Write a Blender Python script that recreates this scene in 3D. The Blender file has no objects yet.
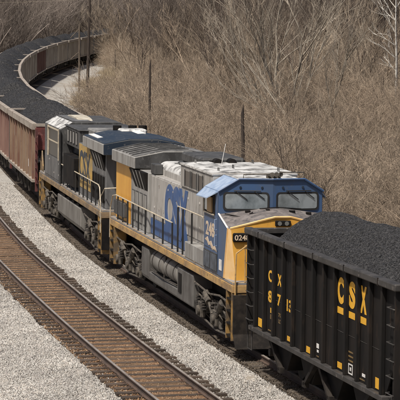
import bpy, bmesh, math, random
import numpy as np
from mathutils import Vector, Matrix, Euler
R = math.radians
random.seed(7); rng = np.random.default_rng(7)
scene = bpy.context.scene
COL = scene.collection

# ---------------- camera, sky, sun, exposure ----------------
CAMZ = 9.7467
cam = bpy.data.cameras.new("camera"); camo = bpy.data.objects.new("camera", cam); COL.objects.link(camo)
cam.sensor_width = 36.0; cam.lens = 2395.16 / 400.0 * 36.0; cam.clip_start = 0.5; cam.clip_end = 4000
camo.location = (0, 0, CAMZ); camo.rotation_euler = (R(90) - 0.084533, 0.0, 0)
scene.camera = camo
world = bpy.data.worlds.new("World"); scene.world = world; world.use_nodes = True
wn = world.node_tree; bg = wn.nodes["Background"]
sky = wn.nodes.new("ShaderNodeTexSky"); sky.sky_type = 'NISHITA'; sky.sun_disc = False
SUN_EL = R(60); SUN_AZ = R(-148)         # azimuth from +Y, clockwise: the sun stands high, left and behind the camera
sky.sun_elevation = SUN_EL; sky.sun_rotation = SUN_AZ % (2 * math.pi)
sky.air_density = 0.8; sky.dust_density = 4.5
wn.links.new(sky.outputs[0], bg.inputs[0]); bg.inputs[1].default_value = 0.072
sd = Vector((math.sin(SUN_AZ) * math.cos(SUN_EL), math.cos(SUN_AZ) * math.cos(SUN_EL), math.sin(SUN_EL)))
sl = bpy.data.lights.new("sun", 'SUN'); sl.energy = 4.6; sl.angle = R(2.5); sl.color = (1.0, 0.935, 0.85)
slo = bpy.data.objects.new("sun", sl); COL.objects.link(slo)
slo.rotation_euler = (-sd).to_track_quat('-Z', 'Y').to_euler()
vs = scene.view_settings; vs.view_transform = 'Standard'; vs.look = 'None'; vs.gamma = 1.0; vs.exposure = 0.08
vs.use_curve_mapping = False

# ---------------- helpers ----------------
def nd(nt, t, **k):
    n = nt.nodes.new(t)
    for a, b in k.items(): setattr(n, a, b)
    return n
def mat(name, col, rough=0.7, col2=None, scale=3.0, stretch=(1, 1, 1), metal=0.0, bump=0.0, bscale=40.0, lo=0.42, hi=0.62,
        col3=None, scale3=20.0, lo3=0.5, hi3=0.7, spec=0.5, detail=6.0, island=0.0, per_object=0.0):
    m = bpy.data.materials.new(name); m.use_nodes = True; nt = m.node_tree
    b = nt.nodes["Principled BSDF"]; b.inputs["Roughness"].default_value = rough; b.inputs["Metallic"].default_value = metal
    b.inputs["Specular IOR Level"].default_value = spec
    c4 = lambda c: (c[0], c[1], c[2], 1.0)
    tc = nd(nt, "ShaderNodeTexCoord"); mp = nd(nt, "ShaderNodeMapping"); mp.inputs["Scale"].default_value = stretch
    nt.links.new(tc.outputs["Object"], mp.inputs[0])
    rgb = nd(nt, "ShaderNodeRGB"); rgb.outputs[0].default_value = c4(col); out = rgb.outputs[0]
    def layer(out, c, sc, l, h, det):
        n = nd(nt, "ShaderNodeTexNoise"); n.inputs["Scale"].default_value = sc; n.inputs["Detail"].default_value = det
        n.inputs["Roughness"].default_value = 0.62
        nt.links.new(mp.outputs[0], n.inputs["Vector"])
        mr = nd(nt, "ShaderNodeMapRange"); mr.inputs[1].default_value = l; mr.inputs[2].default_value = h
        nt.links.new(n.outputs["Fac"], mr.inputs[0])
        mx = nd(nt, "ShaderNodeMix", data_type='RGBA'); nt.links.new(mr.outputs[0], mx.inputs[0])
        nt.links.new(out, mx.inputs[6]); mx.inputs[7].default_value = c4(c); return mx.outputs[2]
    if col2: out = layer(out, col2, scale, lo, hi, detail)
    if col3: out = layer(out, col3, scale3, lo3, hi3, 4.0)
    if island > 0:
        g = nd(nt, "ShaderNodeNewGeometry"); mr = nd(nt, "ShaderNodeMapRange")
        mr.inputs[3].default_value = 1 - island; mr.inputs[4].default_value = 1 + island
        nt.links.new(g.outputs["Random Per Island"], mr.inputs[0])
        mx = nd(nt, "ShaderNodeVectorMath", operation='SCALE'); nt.links.new(out, mx.inputs[0]); nt.links.new(mr.outputs[0], mx.inputs["Scale"])
        out = mx.outputs[0]
    if per_object > 0:
        g = nd(nt, "ShaderNodeObjectInfo"); mr = nd(nt, "ShaderNodeMapRange"); mr.inputs[3].default_value = 1 - per_object; mr.inputs[4].default_value = 1 + per_object
        nt.links.new(g.outputs["Random"], mr.inputs[0]); mx = nd(nt, "ShaderNodeVectorMath", operation='SCALE'); nt.links.new(out, mx.inputs[0]); nt.links.new(mr.outputs[0], mx.inputs["Scale"]); out = mx.outputs[0]
    nt.links.new(out, b.inputs["Base Color"])
    if bump > 0:
        n = nd(nt, "ShaderNodeTexNoise"); n.inputs["Scale"].default_value = bscale; n.inputs["Detail"].default_value = 4
        nt.links.new(tc.outputs["Object"], n.inputs["Vector"])
        bp_ = nd(nt, "ShaderNodeBump"); bp_.inputs["Strength"].default_value = bump; bp_.inputs["Distance"].default_value = 0.02
        nt.links.new(n.outputs["Fac"], bp_.inputs["Height"]); nt.links.new(bp_.outputs[0], b.inputs["Normal"])
    return m

def obj_from(name, me, parent=None, mats=()):
    for m in mats: me.materials.append(m)
    o = bpy.data.objects.new(name, me); COL.objects.link(o)
    if parent: o.parent = parent
    return o
def tag(o, label=None, cat=None, group=None, kind=None):
    if label: o['label'] = label
    if cat: o['category'] = cat
    if group: o['group'] = group
    if kind: o['kind'] = kind
    return o
def empty(name, loc=(0, 0, 0), rot=(0, 0, 0)):
    o = bpy.data.objects.new(name, None); COL.objects.link(o); o.location = loc; o.rotation_euler = rot
    o.empty_display_size = 0.3; return o
def copy_tree(o, parent=None):
    c = o.copy(); COL.objects.link(c)
    if parent: c.parent = parent
    for ch in list(o.children): copy_tree(ch, c)
    return c

class MB:
    """collects solids given as (v, s, z): v towards the side of the train that the photograph shows, s away along the track"""
    def __init__(self, s0=0.0): self.V = []; self.F = []; self.M = []; self.s0 = s0; self.m = 0
    def add(self, vs_, fs):
        b = len(self.V); self.V += [tuple(v) for v in vs_]
        for f in fs: self.F.append([i + b for i in f]); self.M.append(self.m)
        return self
    def box(self, v0, v1, s0, s1, z0, z1):
        p = [(v, s, z) for z in (z0, z1) for s in (s0, s1) for v in (v0, v1)]
        return self.add(p, [(0, 1, 3, 2), (4, 6, 7, 5), (0, 4, 5, 1), (2, 3, 7, 6), (0, 2, 6, 4), (1, 5, 7, 3)])
    def prism(self, poly, axis, c0, c1):
        n = len(poly)
        def P(a, b, c): return (a, c, b) if axis == 's' else ((c, a, b) if axis == 'v' else (a, b, c))
        p = [P(a, b, c0) for a, b in poly] + [P(a, b, c1) for a, b in poly]
        f = [list(range(n)), list(range(n, 2 * n))[::-1]] + [(i, (i + 1) % n, n + (i + 1) % n, n + i) for i in range(n)]
        return self.add(p, f)
    def hull8(self, a, b):                       # two quads (4 points each) joined
        return self.add(list(a) + list(b), [(0, 1, 2, 3), (7, 6, 5, 4), (0, 4, 5, 1), (1, 5, 6, 2), (2, 6, 7, 3), (3, 7, 4, 0)])
    def tube(self, pts, r, n=6):
        pts = [Vector(p) for p in pts]; rings = []
        for i, p in enumerate(pts):
            d = (pts[min(i + 1, len(pts) - 1)] - pts[max(i - 1, 0)]).normalized()
            a = d.orthogonal().normalized() if i == 0 else (a - d * a.dot(d)).normalized()
            b = d.cross(a); rings.append([p + (a * math.cos(2 * math.pi * k / n) + b * math.sin(2 * math.pi * k / n)) * r for k in range(n)])
        f = [(i * n + k, i * n + (k + 1) % n, (i + 1) * n + (k + 1) % n, (i + 1) * n + k) for i in range(len(pts) - 1) for k in range(n)]
        f += [list(range(n)), list(range((len(pts) - 1) * n, len(pts) * n))[::-1]]
        return self.add([q for rr in rings for q in rr], f)
    def cyl(self, p0, p1, r, n=16, r1=None):
        p0, p1 = Vector(p0), Vector(p1); d = (p1 - p0).normalized(); a = d.orthogonal().normalized(); b = d.cross(a); r1 = r if r1 is None else r1
        ring = lambda p, q: [p + (a * math.cos(2 * math.pi * k / n) + b * math.sin(2 * math.pi * k / n)) * q for k in range(n)]
        return self.add(ring(p0, r) + ring(p1, r1), [(k, (k + 1) % n, n + (k + 1) % n, n + k) for k in range(n)] + [list(range(n))[::-1], list(range(n, 2 * n))])
    def build(self, name, mats, parent=None, bev=0.0, smooth=False, label=None, seg=1):
        me = bpy.data.meshes.new(name)
        me.from_pydata([(-v, s - self.s0, z) for v, s, z in self.V], [], self.F)
        if not isinstance(mats, (list, tuple)): mats = [mats]
        for p, i in zip(me.polygons, self.M): p.material_index = i
        bm = bmesh.new(); bm.from_mesh(me); bmesh.ops.recalc_face_normals(bm, faces=bm.faces)
        if bev > 0:
            es = [e for e in bm.edges if len(e.link_faces) == 2 and e.calc_face_angle(0) > 0.4]
            bmesh.ops.bevel(bm, geom=es, offset=bev, segments=seg, profile=0.7, affect='EDGES', clamp_overlap=True)
        if smooth:
            for f in bm.faces: f.smooth = True
            for e in bm.edges:
                if len(e.link_faces) == 2 and e.calc_face_angle(0) > 0.6: e.smooth = False
        bm.to_mesh(me); bm.free()
        o = obj_from(name, me, parent, mats)
        if label: o['label'] = label
        return o

def text_part(txt, name, m, parent, s0, v, s, z, h, w=None, face='side', bold=0.02, depth=0.004, shear=0.0):
    """lettering h metres high starting at far-left corner; face 'side' looks towards +v, 'front' looks towards -s"""
    cu = bpy.data.curves.new(name, 'FONT'); cu.body = txt; cu.size = 1.0; cu.extrude = 0.0; cu.offset = bold; cu.shear = shear
    to = bpy.data.objects.new(name, cu); COL.objects.link(to)
    bpy.context.view_layer.update(); dg = bpy.context.evaluated_depsgraph_get()
    me = bpy.data.meshes.new_from_object(to.evaluated_get(dg)); bpy.data.objects.remove(to); bpy.data.curves.remove(cu)
    co = np.array([q.co[:] for q in me.vertices]); mn, mx = co.min(0), co.max(0)
    k = h / max(mx[1] - mn[1], 1e-6); kx = k if w is None else w / max(mx[0] - mn[0], 1e-6)
    bm = bmesh.new(); bm.from_mesh(me)
    r = bmesh.ops.extrude_face_region(bm, geom=bm.faces[:]); 
    for q in [g for g in r['geom'] if isinstance(g, bmesh.types.BMVert)]: q.co.z += 1.0
    for q in bm.verts:
        a = (q.co.x - mn[0]) * kx; b = (q.co.y - mn[1]) * k; c = q.co.z * depth
        if face == 'side': q.co = (-(v + c), s - s0 - a, z + b)      # reads left (far) to right (near)
        else: q.co = (-v + a, s - s0 - c, z + b)
    bmesh.ops.recalc_face_normals(bm, faces=bm.faces)
    for f in bm.faces: f.smooth = False
    bm.to_mesh(me); bm.free(); me.materials.clear()
    return obj_from(name, me, parent, [m])

# ---------------- track path ----------------
TX0, TY0, TH0, K0, K1, C2 = 2.5786, 64.450, -0.215698, 0.001322, -1.6e-5, 4.258
L = 22.252; CANT = 0.0121
KS = [30, 42, 54, 70, 90, 110, 135, 160, 185, 210, 250, 290, 330, 370, 430, 520]
KV = [-0.18305, -0.1646, -0.1553, -0.1447, -0.118, -0.0935, -0.0705, -0.05, -0.0313, -0.0133, 0.0187, 0.0545, 0.0904, 0.1263, 0.1801, 0.27]
_ss = np.arange(-60, 521, 0.5)
_h = np.where(_ss < 30, TH0 + K0 * _ss + 0.5 * K1 * _ss ** 2, np.interp(_ss, KS, KV))
_x = np.concatenate([[0], np.cumsum(np.sin((_h[1:] + _h[:-1]) / 2) * 0.5)]); _y = np.concatenate([[0], np.cumsum(np.cos((_h[1:] + _h[:-1]) / 2) * 0.5)])
_i0 = int(np.argmin(abs(_ss))); _x += TX0 - _x[_i0]; _y += TY0 - _y[_i0]
def rise(s): return 0.26 * np.clip((np.asarray(s, float) - 30) / 22, 0, 1)
def path(s): return float(np.interp(s, _ss, _x)), float(np.interp(s, _ss, _y)), float(np.interp(s, _ss, _h))
def at(s, w, z=0.0):
    x, y, h = path(s); return Vector((x - math.cos(h) * w, y + math.sin(h) * w, z + float(rise(s))))
def frame(s_c):
    x, y, h = path(s_c); return (x, y, float(rise(s_c))), (0, CANT, -h)
ORD = ("first second third fourth fifth sixth seventh eighth ninth tenth eleventh twelfth thirteenth fourteenth fifteenth sixteenth seventeenth "
       "eighteenth nineteenth twentieth").split()

# ---------------- materials ----------------
M = {}
M['gravel'] = None
def gravel_mat(name, cols, dirt=None, dscale=0.6, vor=22.0):
    m = bpy.data.materials.new(name); m.use_nodes = True; nt = m.node_tree; b = nt.nodes["Principled BSDF"]; b.inputs["Roughness"].default_value = 0.9
    b.inputs["Specular IOR Level"].default_value = 0.2
    tc = nd(nt, "ShaderNodeTexCoord"); v = nd(nt, "ShaderNodeTexVoronoi"); v.inputs["Scale"].default_value = vor
    nt.links.new(tc.outputs["Object"], v.inputs["Vector"])
    cr = nd(nt, "ShaderNodeValToRGB"); sp = nd(nt, "ShaderNodeSeparateColor"); nt.links.new(v.outputs["Color"], sp.inputs[0]); nt.links.new(sp.outputs[0], cr.inputs[0])
    el = cr.color_ramp.elements; el[0].position = 0; el[0].color = (*cols[0], 1); el[1].position = 1; el[1].color = (*cols[-1], 1)
    for i, c in enumerate(cols[1:-1]): e = el.new((i + 1) / (len(cols) - 1)); e.color = (*c, 1)
    v2 = nd(nt, "ShaderNodeTexVoronoi", feature='DISTANCE_TO_EDGE'); v2.inputs["Scale"].default_value = vor; nt.links.new(tc.outputs["Object"], v2.inputs["Vector"])
    mr = nd(nt, "ShaderNodeMapRange"); mr.inputs[2].default_value = 0.25; nt.links.new(v2.outputs["Distance"], mr.inputs[0])
    out = cr.outputs[0]
    if dirt:
        n = nd(nt, "ShaderNodeTexNoise"); n.inputs["Scale"].default_value = dscale; n.inputs["Detail"].default_value = 7; nt.links.new(tc.outputs["Object"], n.inputs["Vector"])
        m2 = nd(nt, "ShaderNodeMapRange"); m2.inputs[1].default_value = 0.45; m2.inputs[2].default_value = 0.7; nt.links.new(n.outputs["Fac"], m2.inputs[0])
        mx = nd(nt, "ShaderNodeMix", data_type='RGBA'); nt.links.new(m2.outputs[0], mx.inputs[0]); nt.links.new(out, mx.inputs[6]); mx.inputs[7].default_value = (*dirt, 1); out = mx.outputs[2]
    nt.links.new(out, b.inputs["Base Color"])
    bu = nd(nt, "ShaderNodeBump"); bu.inputs["Strength"].default_value = 0.5; bu.inputs["Distance"].default_value = 0.015
    nt.links.new(mr.outputs[0], bu.inputs["Height"]); nt.links.new(bu.outputs[0], b.inputs["Normal"]); return m
LG = [(0.19, 0.18, 0.165), (0.37, 0.355, 0.325), (0.27, 0.255, 0.235), (0.46, 0.44, 0.405), (0.33, 0.315, 0.29), (0.55, 0.53, 0.49)]
BG = [(0.10, 0.055, 0.030), (0.20, 0.115, 0.062), (0.14, 0.08, 0.045), (0.28, 0.165, 0.09), (0.16, 0.10, 0.06), (0.36, 0.24, 0.15)]
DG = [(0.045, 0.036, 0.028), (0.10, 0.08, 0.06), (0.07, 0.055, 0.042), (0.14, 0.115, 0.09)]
M['ballast'] = gravel_mat('pale_ballast', LG, dirt=(0.30, 0.265, 0.22), dscale=0.35)
M['ballast_brown'] = gravel_mat('rust_ballast', BG, dirt=(0.10, 0.07, 0.045), dscale=1.2)
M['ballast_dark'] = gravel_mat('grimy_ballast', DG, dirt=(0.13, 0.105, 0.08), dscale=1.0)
def stone_mat(name, cols):
    m = bpy.data.materials.new(name); m.use_nodes = True; nt = m.node_tree; b = nt.nodes["Principled BSDF"]; b.inputs["Roughness"].default_value = 0.9
    b.inputs["Specular IOR Level"].default_value = 0.25
    g = nd(nt, "ShaderNodeNewGeometry"); cr = nd(nt, "ShaderNodeValToRGB"); nt.links.new(g.outputs["Random Per Island"], cr.inputs[0]); cr.color_ramp.interpolation = 'CONSTANT'
    el = cr.color_ramp.elements; el[0].position = 0; el[0].color = (*cols[0], 1); el[1].position = (len(cols) - 1) / len(cols); el[1].color = (*cols[-1], 1)
    for i, c in enumerate(cols[1:-1]): e = el.new((i + 1) / len(cols)); e.color = (*c, 1)
    tc = nd(nt, "ShaderNodeTexCoord"); n = nd(nt, "ShaderNodeTexNoise"); n.inputs["Scale"].default_value = 0.5; n.inputs["Detail"].default_value = 6
    nt.links.new(tc.outputs["Object"], n.inputs["Vector"]); mr = nd(nt, "ShaderNodeMapRange"); mr.inputs[1].default_value = 0.3; mr.inputs[2].default_value = 0.7; mr.inputs[3].default_value = 0.78; mr.inputs[4].default_value = 1.1
    nt.links.new(n.outputs["Fac"], mr.inputs[0]); sc_ = nd(nt, "ShaderNodeVectorMath", operation='SCALE'); nt.links.new(cr.outputs[0], sc_.inputs[0]); nt.links.new(mr.outputs[0], sc_.inputs["Scale"])
    nt.links.new(sc_.outputs[0], b.inputs["Base Color"]); return m
M['stone'] = stone_mat('pale_stone', LG + [(0.45, 0.41, 0.36), (0.33, 0.30, 0.28), (0.50, 0.48, 0.45)])
M['stone_brown'] = stone_mat('rust_stone', BG + [(0.22, 0.13, 0.07), (0.4, 0.3, 0.2)])
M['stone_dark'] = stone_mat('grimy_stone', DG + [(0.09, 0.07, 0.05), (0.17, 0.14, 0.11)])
M['tie_dark'] = mat('grimy_tie_wood', (0.075, 0.06, 0.046), 0.95, (0.035, 0.028, 0.022), 2.0, (0.6, 8, 8), bump=0.6, bscale=25, col3=(0.13, 0.105, 0.08), scale3=6)
M['tie_plate'] = mat('tie_plate_rust', (0.10, 0.055, 0.035), 0.8, (0.05, 0.032, 0.024), 8)
M['tie'] = mat('tie_wood', (0.075, 0.053, 0.038), 0.95, (0.03, 0.023, 0.019), 3.0, (0.6, 8, 8), bump=0.6, bscale=25, col3=(0.17, 0.12, 0.08), scale3=9, lo3=.56, per_object=0.42)
M['rail'] = mat('rail_rust', (0.085, 0.055, 0.040), 0.8, (0.05, 0.035, 0.028), 2.0, bump=0.2)
M['railtop'] = mat('rail_head_worn', (0.27, 0.245, 0.22), 0.4, (0.20, 0.165, 0.14), 1.0)
M['grey'] = mat('loco_grey', (0.30, 0.295, 0.28), 0.55, (0.205, 0.195, 0.18), 2.2, (1, 1.3, 0.35), col3=(0.13, 0.115, 0.10), scale3=5.0, lo3=0.56, hi3=0.8, bump=0.05)
M['grey_side'] = mat('loco_grey_clean', (0.40, 0.385, 0.36), 0.5, (0.25, 0.235, 0.215), 2.0, (1, 1.5, 0.25), col3=(0.15, 0.13, 0.11), scale3=6.0, lo3=0.54, hi3=0.76)
M['latch'] = mat('latch_pale', (0.55, 0.53, 0.5), 0.6, (0.2, 0.18, 0.16), 9)
M['shade_dark'] = mat('shade_dark_sheet', (0.03, 0.029, 0.029), 0.85, (0.055, 0.05, 0.047), 2)  # near-black; paints interior shade into the hoppers, also darkens car ends
M['gear_black'] = mat('oily_black_gear', (0.014, 0.012, 0.011), 0.75, (0.035, 0.029, 0.024), 4, spec=0.2)
M['grey_mid'] = mat('loco_grey_mid', (0.135, 0.135, 0.135), 0.55, (0.065, 0.065, 0.066), 1.8, (1, 1.5, 0.3), col3=(0.24, 0.225, 0.2), scale3=8, lo3=.6)
M['grey_dark'] = mat('loco_grey_soot_shade', (0.065, 0.065, 0.064), 0.6, (0.032, 0.031, 0.03), 2.5, (1, 1, 0.5), col3=(0.12, 0.115, 0.11), scale3=9, lo3=0.58)
M['roof_white'] = mat('whitish_roof', (0.56, 0.56, 0.545), 0.6, (0.27, 0.265, 0.255), 1.3, (1.2, 0.8, 1), lo=0.45, hi=0.62, col3=(0.09, 0.088, 0.085), scale3=2.6, lo3=0.50, hi3=0.68)  # whitish grey with random darker patches
M['roof_grey'] = mat('dusty_roof', (0.22, 0.215, 0.205), 0.6, (0.07, 0.068, 0.065), 1.0, (1.2, 0.7, 1), lo=0.42, hi=0.6, col3=(0.5, 0.49, 0.47), scale3=3, lo3=0.62, hi3=0.75)
M['navy'] = mat('navy_paint', (0.013, 0.024, 0.042), 0.5, (0.035, 0.042, 0.052), 1.2, col3=(0.11, 0.11, 0.11), scale3=7, lo3=0.6)
M['blue'] = mat('cab_blue', (0.045, 0.092, 0.195), 0.45, (0.055, 0.09, 0.16), 1.6, (1, 1, 0.5), col3=(0.12, 0.13, 0.15), scale3=9, lo3=0.60, hi3=0.8)
M['blue_sunlit'] = mat('sunlit_blue', (0.34, 0.42, 0.54), 0.5, (0.20, 0.28, 0.42), 3.0)  # cab blue lightened; sun brightness painted into roof slopes and awning
M['blue_letter'] = mat('letter_blue', (0.03, 0.085, 0.23), 0.5, (0.10, 0.14, 0.25), 3.0, lo=0.5, hi=0.75)
M['yellow'] = mat('nose_yellow', (0.70, 0.37, 0.06), 0.5, (0.60, 0.29, 0.04), 1.2, (1, 1, 0.4), col3=(0.30, 0.19, 0.08), scale3=7, lo3=0.62, hi3=0.85)
M['peach'] = mat('lit_yellow', (0.82, 0.55, 0.26), 0.5, (0.78, 0.46, 0.15), 2.0)  # nose yellow lightened; brightness of the lit chamfers and edges painted in
M['sill_dull'] = mat('sill_stripe_grimy', (0.27, 0.185, 0.10), 0.7, (0.13, 0.10, 0.07), 1.6, (1, 1, 2), col3=(0.38, 0.24, 0.09), scale3=3, lo3=.55)
M['sill_yellow'] = mat('sill_stripe', (0.46, 0.29, 0.11), 0.65, (0.27, 0.175, 0.09), 1.6, (1, 1, 2), col3=(0.13, 0.09, 0.06), scale3=6, lo3=0.55, hi3=0.75)
M['step_yellow'] = mat('step_yellow', (0.34, 0.20, 0.06), 0.6, (0.10, 0.075, 0.05), 3, lo=0.4, hi=0.6)
M['yellow_dull'] = mat('dull_yellow', (0.50, 0.31, 0.07), 0.6, (0.33, 0.24, 0.10), 1.6, col3=(0.2, 0.17, 0.13), scale3=6, lo3=.58)
M['nose_dark'] = mat('antiglare_top', (0.12, 0.105, 0.10), 0.8, (0.19, 0.17, 0.16), 3.0, lo=0.45, col3=(0.04, 0.04, 0.045), scale3=7)
M['black'] = mat('black_steel', (0.008, 0.0075, 0.0075), 0.7, (0.018, 0.015, 0.013), 2.5, spec=0.15)
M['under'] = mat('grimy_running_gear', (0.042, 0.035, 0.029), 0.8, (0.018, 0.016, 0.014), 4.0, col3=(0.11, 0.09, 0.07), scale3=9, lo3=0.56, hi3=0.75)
M['under_lit'] = mat('dusty_lit_castings', (0.105, 0.09, 0.072), 0.8, (0.03, 0.026, 0.022), 7.0)  # lighter copy of the running gear tone, brightness of lit castings painted in
M['tank'] = mat('tank_grey', (0.125, 0.12, 0.112), 0.6, (0.07, 0.064, 0.058), 1.4, (1, 1, 0.6), col3=(0.07, 0.062, 0.055), scale3=5, lo3=0.57)
M['tank_light'] = mat('tank_pale_grey', (0.20, 0.19, 0.172), 0.65, (0.115, 0.105, 0.092), 1.2, (1, 1, 0.5), col3=(0.09, 0.08, 0.07), scale3=4, lo3=0.6)
M['rail_cream'] = mat('handrail_cream', (0.52, 0.46, 0.35), 0.5, (0.36, 0.30, 0.22), 6)
M['post'] = mat('handrail_post', (0.02, 0.02, 0.02), 0.5)
M['glass'] = mat('cab_glass', (0.33, 0.38, 0.41), 0.08, (0.12, 0.145, 0.155), 1.6, (1.1, 1, 0.8), spec=0.9, metal=0.35, lo=.4, hi=.65)  # pale base and mottling paint reflections into the panes
M['glass_dark'] = mat('dark_glass', (0.010, 0.011, 0.012), 0.3, spec=0.2)
M['lens'] = mat('lamp_lens', (0.16, 0.16, 0.15), 0.1)
M['white'] = mat('white_paint', (0.78, 0.77, 0.74), 0.6, (0.6, 0.58, 0.55), 5)
M['dome_cream'] = mat('dome_cream', (0.5, 0.47, 0.39), 0.6, (0.34, 0.3, 0.23), 3)
M['cream'] = mat('cream_letter', (0.62, 0.50, 0.36), 0.6, (0.5, 0.38, 0.28), 8)
M['tan'] = mat('arm_rest_tan', (0.42, 0.28, 0.14), 0.7)
M['box_grey'] = mat('box_grey_blue', (0.11, 0.125, 0.15), 0.6, (0.07, 0.078, 0.09), 3)
M['window_brown'] = mat('dark_brown_window', (0.045, 0.035, 0.03), 0.3)
M['walk'] = mat('walkway_grey', (0.26, 0.255, 0.25), 0.75, (0.17, 0.16, 0.15), 3)
M['hop'] = mat('hopper_black', (0.0085, 0.008, 0.0078), 0.7, (0.017, 0.014, 0.012), 1.6, (1, 1, 0.3), spec=0.18, col3=(0.045, 0.030, 0.021), scale3=4, lo3=0.57, hi3=0.8, bump=0.25, bscale=2.5)
M['hop_rail'] = mat('hopper_top_rail', (0.05, 0.046, 0.043), 0.6, (0.026, 0.024, 0.022), 2.0, col3=(0.13, 0.115, 0.10), scale3=6, lo3=0.6)
M['hop_yellow'] = mat('hopper_yellow', (0.80, 0.43, 0.03), 0.55, (0.66, 0.35, 0.04), 6)
M['hop_dirty_yellow'] = mat('hopper_dirty_yellow', (0.20, 0.125, 0.04), 0.7, (0.1, 0.07, 0.04), 9)
M['far_twig'] = mat('far_woods_twig', (0.215, 0.18, 0.155), 0.9, (0.29, 0.24, 0.20), 0.05, island=0.3, per_object=0.25)  # dark twig tone lightened, distance haze painted into the colour
M['far_side'] = mat('dusty_side', (0.50, 0.455, 0.385), 0.75, (0.36, 0.31, 0.255), 0.7, (1, 1.2, 0.35), per_object=.15)
M['tan_side'] = mat('weathered_side', (0.24, 0.17, 0.115), 0.75, (0.16, 0.08, 0.055), 0.9, (1, 1.6, 0.35), col3=(0.13, 0.075, 0.06), scale3=5, lo3=0.6)
M['tan_dark'] = mat('weathered_side_rusty', (0.24, 0.15, 0.12), 0.8, (0.16, 0.085, 0.07), 1.0, (1, 1.2, 0.3))
M['oxide'] = mat('oxide_red_end', (0.13, 0.032, 0.028), 0.75, (0.06, 0.022, 0.02), 1.6, col3=(0.2, 0.09, 0.08), scale3=6, lo3=0.6)
M['tan_rail'] = mat('pale_top_rail', (0.36, 0.32, 0.27), 0.7, (0.22, 0.18, 0.15), 2)
M['pole'] = mat('weathered_pole', (0.055, 0.040, 0.030), 0.9, (0.03, 0.022, 0.018), 4, (3, 3, 0.3))
M['pole_light'] = mat('silvered_pole', (0.15, 0.12, 0.09), 0.9, (0.08, 0.06, 0.045), 4, (3, 3, 0.3))
M['earth'] = mat('dry_ground', (0.15, 0.12, 0.09), 0.95, (0.09, 0.07, 0.052), 0.25, col3=(0.20, 0.165, 0.12), scale3=1.6, bump=0.5, bscale=5)
M['twig'] = mat('bare_twig', (0.335, 0.265, 0.195), 0.9, (0.20, 0.152, 0.108), 0.35, island=0.5, per_object=0.42)
M['twig_pale'] = mat('straw_twig', (0.43, 0.355, 0.27), 0.9, (0.28, 0.225, 0.165), 0.5, island=0.35, per_object=0.3)
M['twig_dark'] = mat('dark_twig', (0.085, 0.065, 0.050), 0.9, (0.13, 0.10, 0.078), 0.5, island=0.35, per_object=0.3)
M['bark_pale'] = mat('pale_bark', (0.38, 0.335, 0.27), 0.85, (0.21, 0.175, 0.135), 3.0, (1, 1, 0.5))
M['bark_white'] = mat('white_bark', (0.66, 0.64, 0.58), 0.85, (0.35, 0.32, 0.28), 4.0, (1, 1, 1.5), lo=0.5)
M['straw'] = mat('dry_grass', (0.42, 0.34, 0.225), 0.9, (0.30, 0.235, 0.15), 0.3, island=0.35, per_object=0.25)
def coal_mat():
    m = bpy.data.materials.new('coal'); m.use_nodes = True; nt = m.node_tree; b = nt.nodes["Principled BSDF"]; b.inputs["Roughness"].default_value = 0.7; b.inputs["Specular IOR Level"].default_value = 0.2
    tc = nd(nt, "ShaderNodeTexCoord"); v = nd(nt, "ShaderNodeTexVoronoi"); v.inputs["Scale"].default_value = 34.0; nt.links.new(tc.outputs["Object"], v.inputs["Vector"])
    sp = nd(nt, "ShaderNodeSeparateColor"); nt.links.new(v.outputs["Color"], sp.inputs[0])
    cr = nd(nt, "ShaderNodeValToRGB"); nt.links.new(sp.outputs[0], cr.inputs[0]); e = cr.color_ramp.elements
    e[0].color = (0.012, 0.012, 0.0125, 1); e[1].color = (0.056, 0.055, 0.056, 1); e[0].position = 0.2
    nt.links.new(cr.outputs[0], b.inputs["Base Color"])
    rr = nd(nt, "ShaderNodeMapRange"); rr.inputs[3].default_value = 0.35; rr.inputs[4].default_value = 0.9; nt.links.new(sp.outputs[1], rr.inputs[0]); nt.links.new(rr.outputs[0], b.inputs["Roughness"])
    n = nd(nt, "ShaderNodeTexNoise"); n.inputs["Scale"].default_value = 14; n.inputs["Detail"].default_value = 8; nt.links.new(tc.outputs["Object"], n.inputs["Vector"])
    bu = nd(nt, "ShaderNodeBump"); bu.inputs["Strength"].default_value = 1.0; bu.inputs["Distance"].default_value = 0.035; nt.links.new(n.outputs["Fac"], bu.inputs["Height"]); nt.links.new(bu.outputs[0], b.inputs["Normal"])
    return m
M['coal'] = coal_mat()

# ---------------- terrain ----------------
_tp = np.stack([_x, _y], 1)[::4]; _tn = np.stack([-np.cos(_h), np.sin(_h)], 1)[::4]
def w_of(x, y):
    p = np.stack([np.ravel(x), np.ravel(y)], 1); out = np.empty(len(p))
    for a in range(0, len(p), 2000):
        q = p[a:a + 2000]; d = q[:, None, :] - _tp[None]; i = (d ** 2).sum(2).argmin(1)
        out[a:a + 2000] = (d[np.arange(len(q)), i] * _tn[i]).sum(1)
    return out.reshape(np.shape(x))
def sm(a, b, t):
    t = np.clip((np.asarray(t, float) - a) / (b - a), 0, 1); return t * t * (3 - 2 * t)
def ground(x, y):
    x = np.asarray(x, float); y = np.asarray(y, float); w = w_of(x, y)
    z = -0.75 + 0.2 * np.sin(x * 0.35 + 1.3) * np.sin(y * 0.21) * sm(5, 12, -w)
    z = z + 0.10 * np.clip(-w - 18, 0, 45) * sm(80, 140, y)                 # the bank behind the brush
    z = z + 34 * sm(330, 760, y + np.clip(x, -60, 80) * 0.8)
    return z
xs = np.concatenate([np.linspace(-420, -50, 24), np.linspace(-46, 70, 90), np.linspace(76, 460, 26)])
ys = np.concatenate([np.linspace(-60, 40, 12), np.linspace(44, 360, 150), np.linspace(368, 1500, 60)])
X, Y = np.meshgrid(xs, ys); Z = ground(X, Y)
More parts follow.
